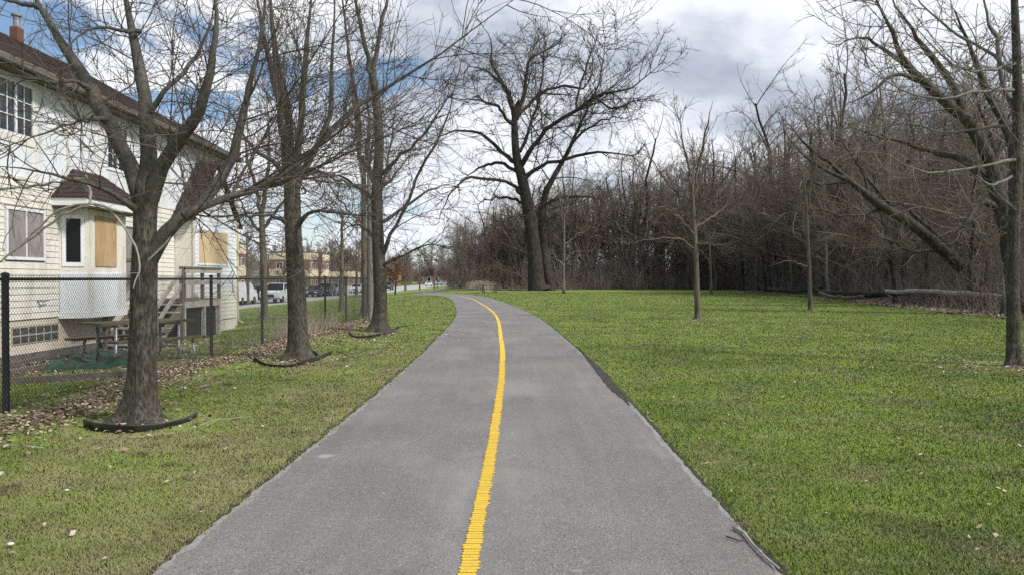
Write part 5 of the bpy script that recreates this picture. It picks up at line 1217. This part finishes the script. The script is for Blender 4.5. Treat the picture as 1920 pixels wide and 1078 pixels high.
# ================================================================== CARS
def car(x, y, rz, kind, paint, label):
    z0 = -.95; e = empty({'van': 'parked_van', 'pickup': 'pickup_truck'}.get(kind, 'parked_car'), (x, y, z0), label, {'van': 'van', 'pickup': 'truck'}.get(kind, 'car'), 'vehicles along the street')
    e.rotation_euler = (0, 0, rz)
    # local coordinates: forward = -Y, wheels on z=0; meshes built about the origin then left as they are
    spec = {'sedan': (4.6, 1.8, [(-2.3, .35), (-2.3, .72), (-2.1, .86), (-1.1, .98), (2.0, 1.0), (2.3, .85), (2.3, .35)], [(-1.15, .97), (-.35, 1.43), (1.0, 1.45), (1.75, .99)]),
            'suv': (4.6, 1.88, [(-2.3, .4), (-2.3, .85), (-2.1, 1.0), (-1.15, 1.1), (2.2, 1.12), (2.3, .9), (2.3, .4)], [(-1.2, 1.09), (-.45, 1.68), (1.9, 1.70), (2.2, 1.11)]),
            'van': (5.3, 2.0, [(-2.6, .4), (-2.65, .9), (-2.4, 1.15), (-1.9, 1.25), (2.6, 1.25), (2.65, .4)], [(-1.95, 1.24), (-1.2, 2.05), (2.45, 2.1), (2.6, 1.24)]),
            'pickup': (5.8, 2.0, [(-2.9, .5), (-2.95, 1.1), (-2.75, 1.25), (-1.3, 1.3), (2.85, 1.25), (2.9, .5)], [(-1.35, 1.29), (-.75, 1.92), (.75, 1.95), (1.0, 1.29)])}[kind]
    Lc, W, low, cab = spec; hw = W/2
    def O(mb, nm, m, par, smooth=False):
        o = obj(nm, mb.v, mb.f, m, None, smooth); o.parent = par; return o
    def loft(poly, w0, w1, zsplit=None):
        n = len(poly); zs = [p[1] for p in poly]; lo, hi = min(zs), max(zs); mb = MB()
        def hwz(zz): return w0+(w1-w0)*((zz-lo)/(hi-lo))
        v = [(-hwz(p[1]), p[0], p[1]) for p in poly]+[(hwz(p[1]), p[0], p[1]) for p in poly]
        return mb.add(v, [tuple(range(n)), tuple(range(2*n-1, n-1, -1))]+[(i, i+n, (i+1) % n+n, (i+1) % n) for i in range(n)])
    body = O(loft(low, hw, hw*.97), 'body', paint, e)
    O(loft(cab, hw*.93, hw*.78), 'cabin_glass' if kind != 'van' else 'cabin', 'glass' if kind != 'van' else paint, e)
    c = cab
    rf = MB().prism([(c[1][0]-.02, c[1][1]-.05), (c[1][0]+.05, c[1][1]+.03), (c[2][0]-.05, c[2][1]+.03), (c[2][0]+.04, c[2][1]-.05)], 'x', -hw*.80, hw*.80); O(rf, 'roof', paint, e)
    for s in (-1, 1):
        for (a, b) in ((0, 1), (3, 2)):
            O(MB().beam((s*hw*.935, c[a][0], c[a][1]), (s*hw*.79, c[b][0], c[b][1]), .07, .07), 'pillar', paint, e)
        O(MB().beam((s*hw*.935, .35, c[0][1]), (s*hw*.79, .35, c[1][1]), .06, .08), 'pillar', paint, e)
        O(MB().box(s*hw*.62-.22, s*hw*.62+.22, low[0][0]-.03, low[0][0]+.05, low[1][1]-.14, low[1][1]+.02), 'headlight', 'lamp_lens', e)
        O(MB().box(s*hw*.8-.12, s*hw*.8+.12, low[-1][0]-.04, low[-1][0]+.03, low[-1][1]+.30, low[-1][1]+.48), 'tail_light', 'tail_lens', e)
        O(MB().box(s*(hw+.1)-.09, s*(hw+.1)+.09, c[0][0]+.25, c[0][0]+.37, c[0][1]-.02, c[0][1]+.14), 'mirror', paint, e)
        for yy in (-Lc*.31, Lc*.30):
            r = .33 if kind in ('sedan',) else .37
            w = O(MB().tube([(s*(hw-.24), yy, r), (s*(hw+.02), yy, r)], r, 18), 'wheel', 'rubber', e); O(MB().tube([(s*(hw-.1), yy, r), (s*(hw+.03), yy, r)], r*.6, 12), 'rim', 'rim', w)
    if kind == 'van': O(MB().add([(-hw*.86, c[0][0]+.05-.02, c[0][1]+.06), (hw*.86, c[0][0]+.05-.02, c[0][1]+.06), (hw*.78, c[1][0]-.09, c[1][1]-.08), (-hw*.78, c[1][0]-.09, c[1][1]-.08)], [(0, 1, 2, 3)]), 'windscreen', 'glass', e)
    O(MB().box(-hw*.45, hw*.45, low[0][0]-.035, low[0][0]+.05, low[0][1]+.12, low[1][1]-.05), 'grille', 'black_metal', e)
    O(MB().box(-hw*.98, hw*.98, low[0][0]-.06, low[0][0]+.1, low[0][1]-.06, low[0][1]+.12), 'bumper', 'rim' if kind == 'pickup' else paint, e)
def cx_at(px, X): return X*F/(px-960)
for (px, X, rz, kind, paint, lab) in [(446, -25.8, PI, 'van', 'paint_white', 'white van just beyond the house corner'), (468, -26.2, 0, 'suv', 'paint_dark', 'dark car parked behind the white van'),
        (484, -29.5, 0, 'suv', 'paint_grey', 'grey car on the far side of the street behind the fence post'), (522, -23.9, 0, 'pickup', 'paint_white', 'white pickup truck facing the camera behind the second fence tree'), (503, -30, 0, 'suv', 'paint_blue', 'dark blue car left of and beyond the white pickup'),
        (592, -26.6, 0, 'sedan', 'paint_dark', 'black car parked below the tan apartment block'), (612, -26.6, 0, 'suv', 'paint_dark', 'dark suv behind the black car below the apartment block'), (627, -26.4, 0, 'suv', 'paint_silver', 'silver suv right of the fence post by the apartment block'),
        (670, -26.8, 0, 'sedan', 'paint_white', 'white car seen left of the slender dark tree'), (698, -24.6, 0, 'van', 'paint_white', 'white van seen between the grey trunk and the third fence tree'), (727, -26, 0, 'suv', 'paint_dark', 'dark car just right of the third fence tree trunk'),
        (804, -26.2, 0, 'sedan', 'paint_white', 'white car far along the street left of the bare verge tree'), (822, -26.2, 0, 'suv', 'paint_silver', 'silver car far along the street behind the bare verge tree'), (833, -26.3, 0, 'sedan', 'paint_white', 'second white car far along the street'), (842, -26.3, 0, 'suv', 'paint_dark', 'dark car furthest along the row at the street end'), (858, -25.5, 0, 'sedan', 'paint_white', 'tiny white car at the far end of the street')]:
    car(X, cx_at(px, X), rz, kind, paint, lab)
import os
if os.environ.get('SCENE_STATS'):
    print('GRASS', NG, 'twigs', t1[1], t2[1], t3[1], t4[1], t5[1], t6[1], tc[1], ty1[1], ty2[1], t7[1], t8[1], t9[1])
    print('TRIS', sum((len(p.loops)-2*len(p.polygons)) for p in bpy.data.meshes))
    for me in sorted(bpy.data.meshes, key=lambda q: -len(q.loops))[:26]: print(me.name, len(me.loops)-2*len(me.polygons))
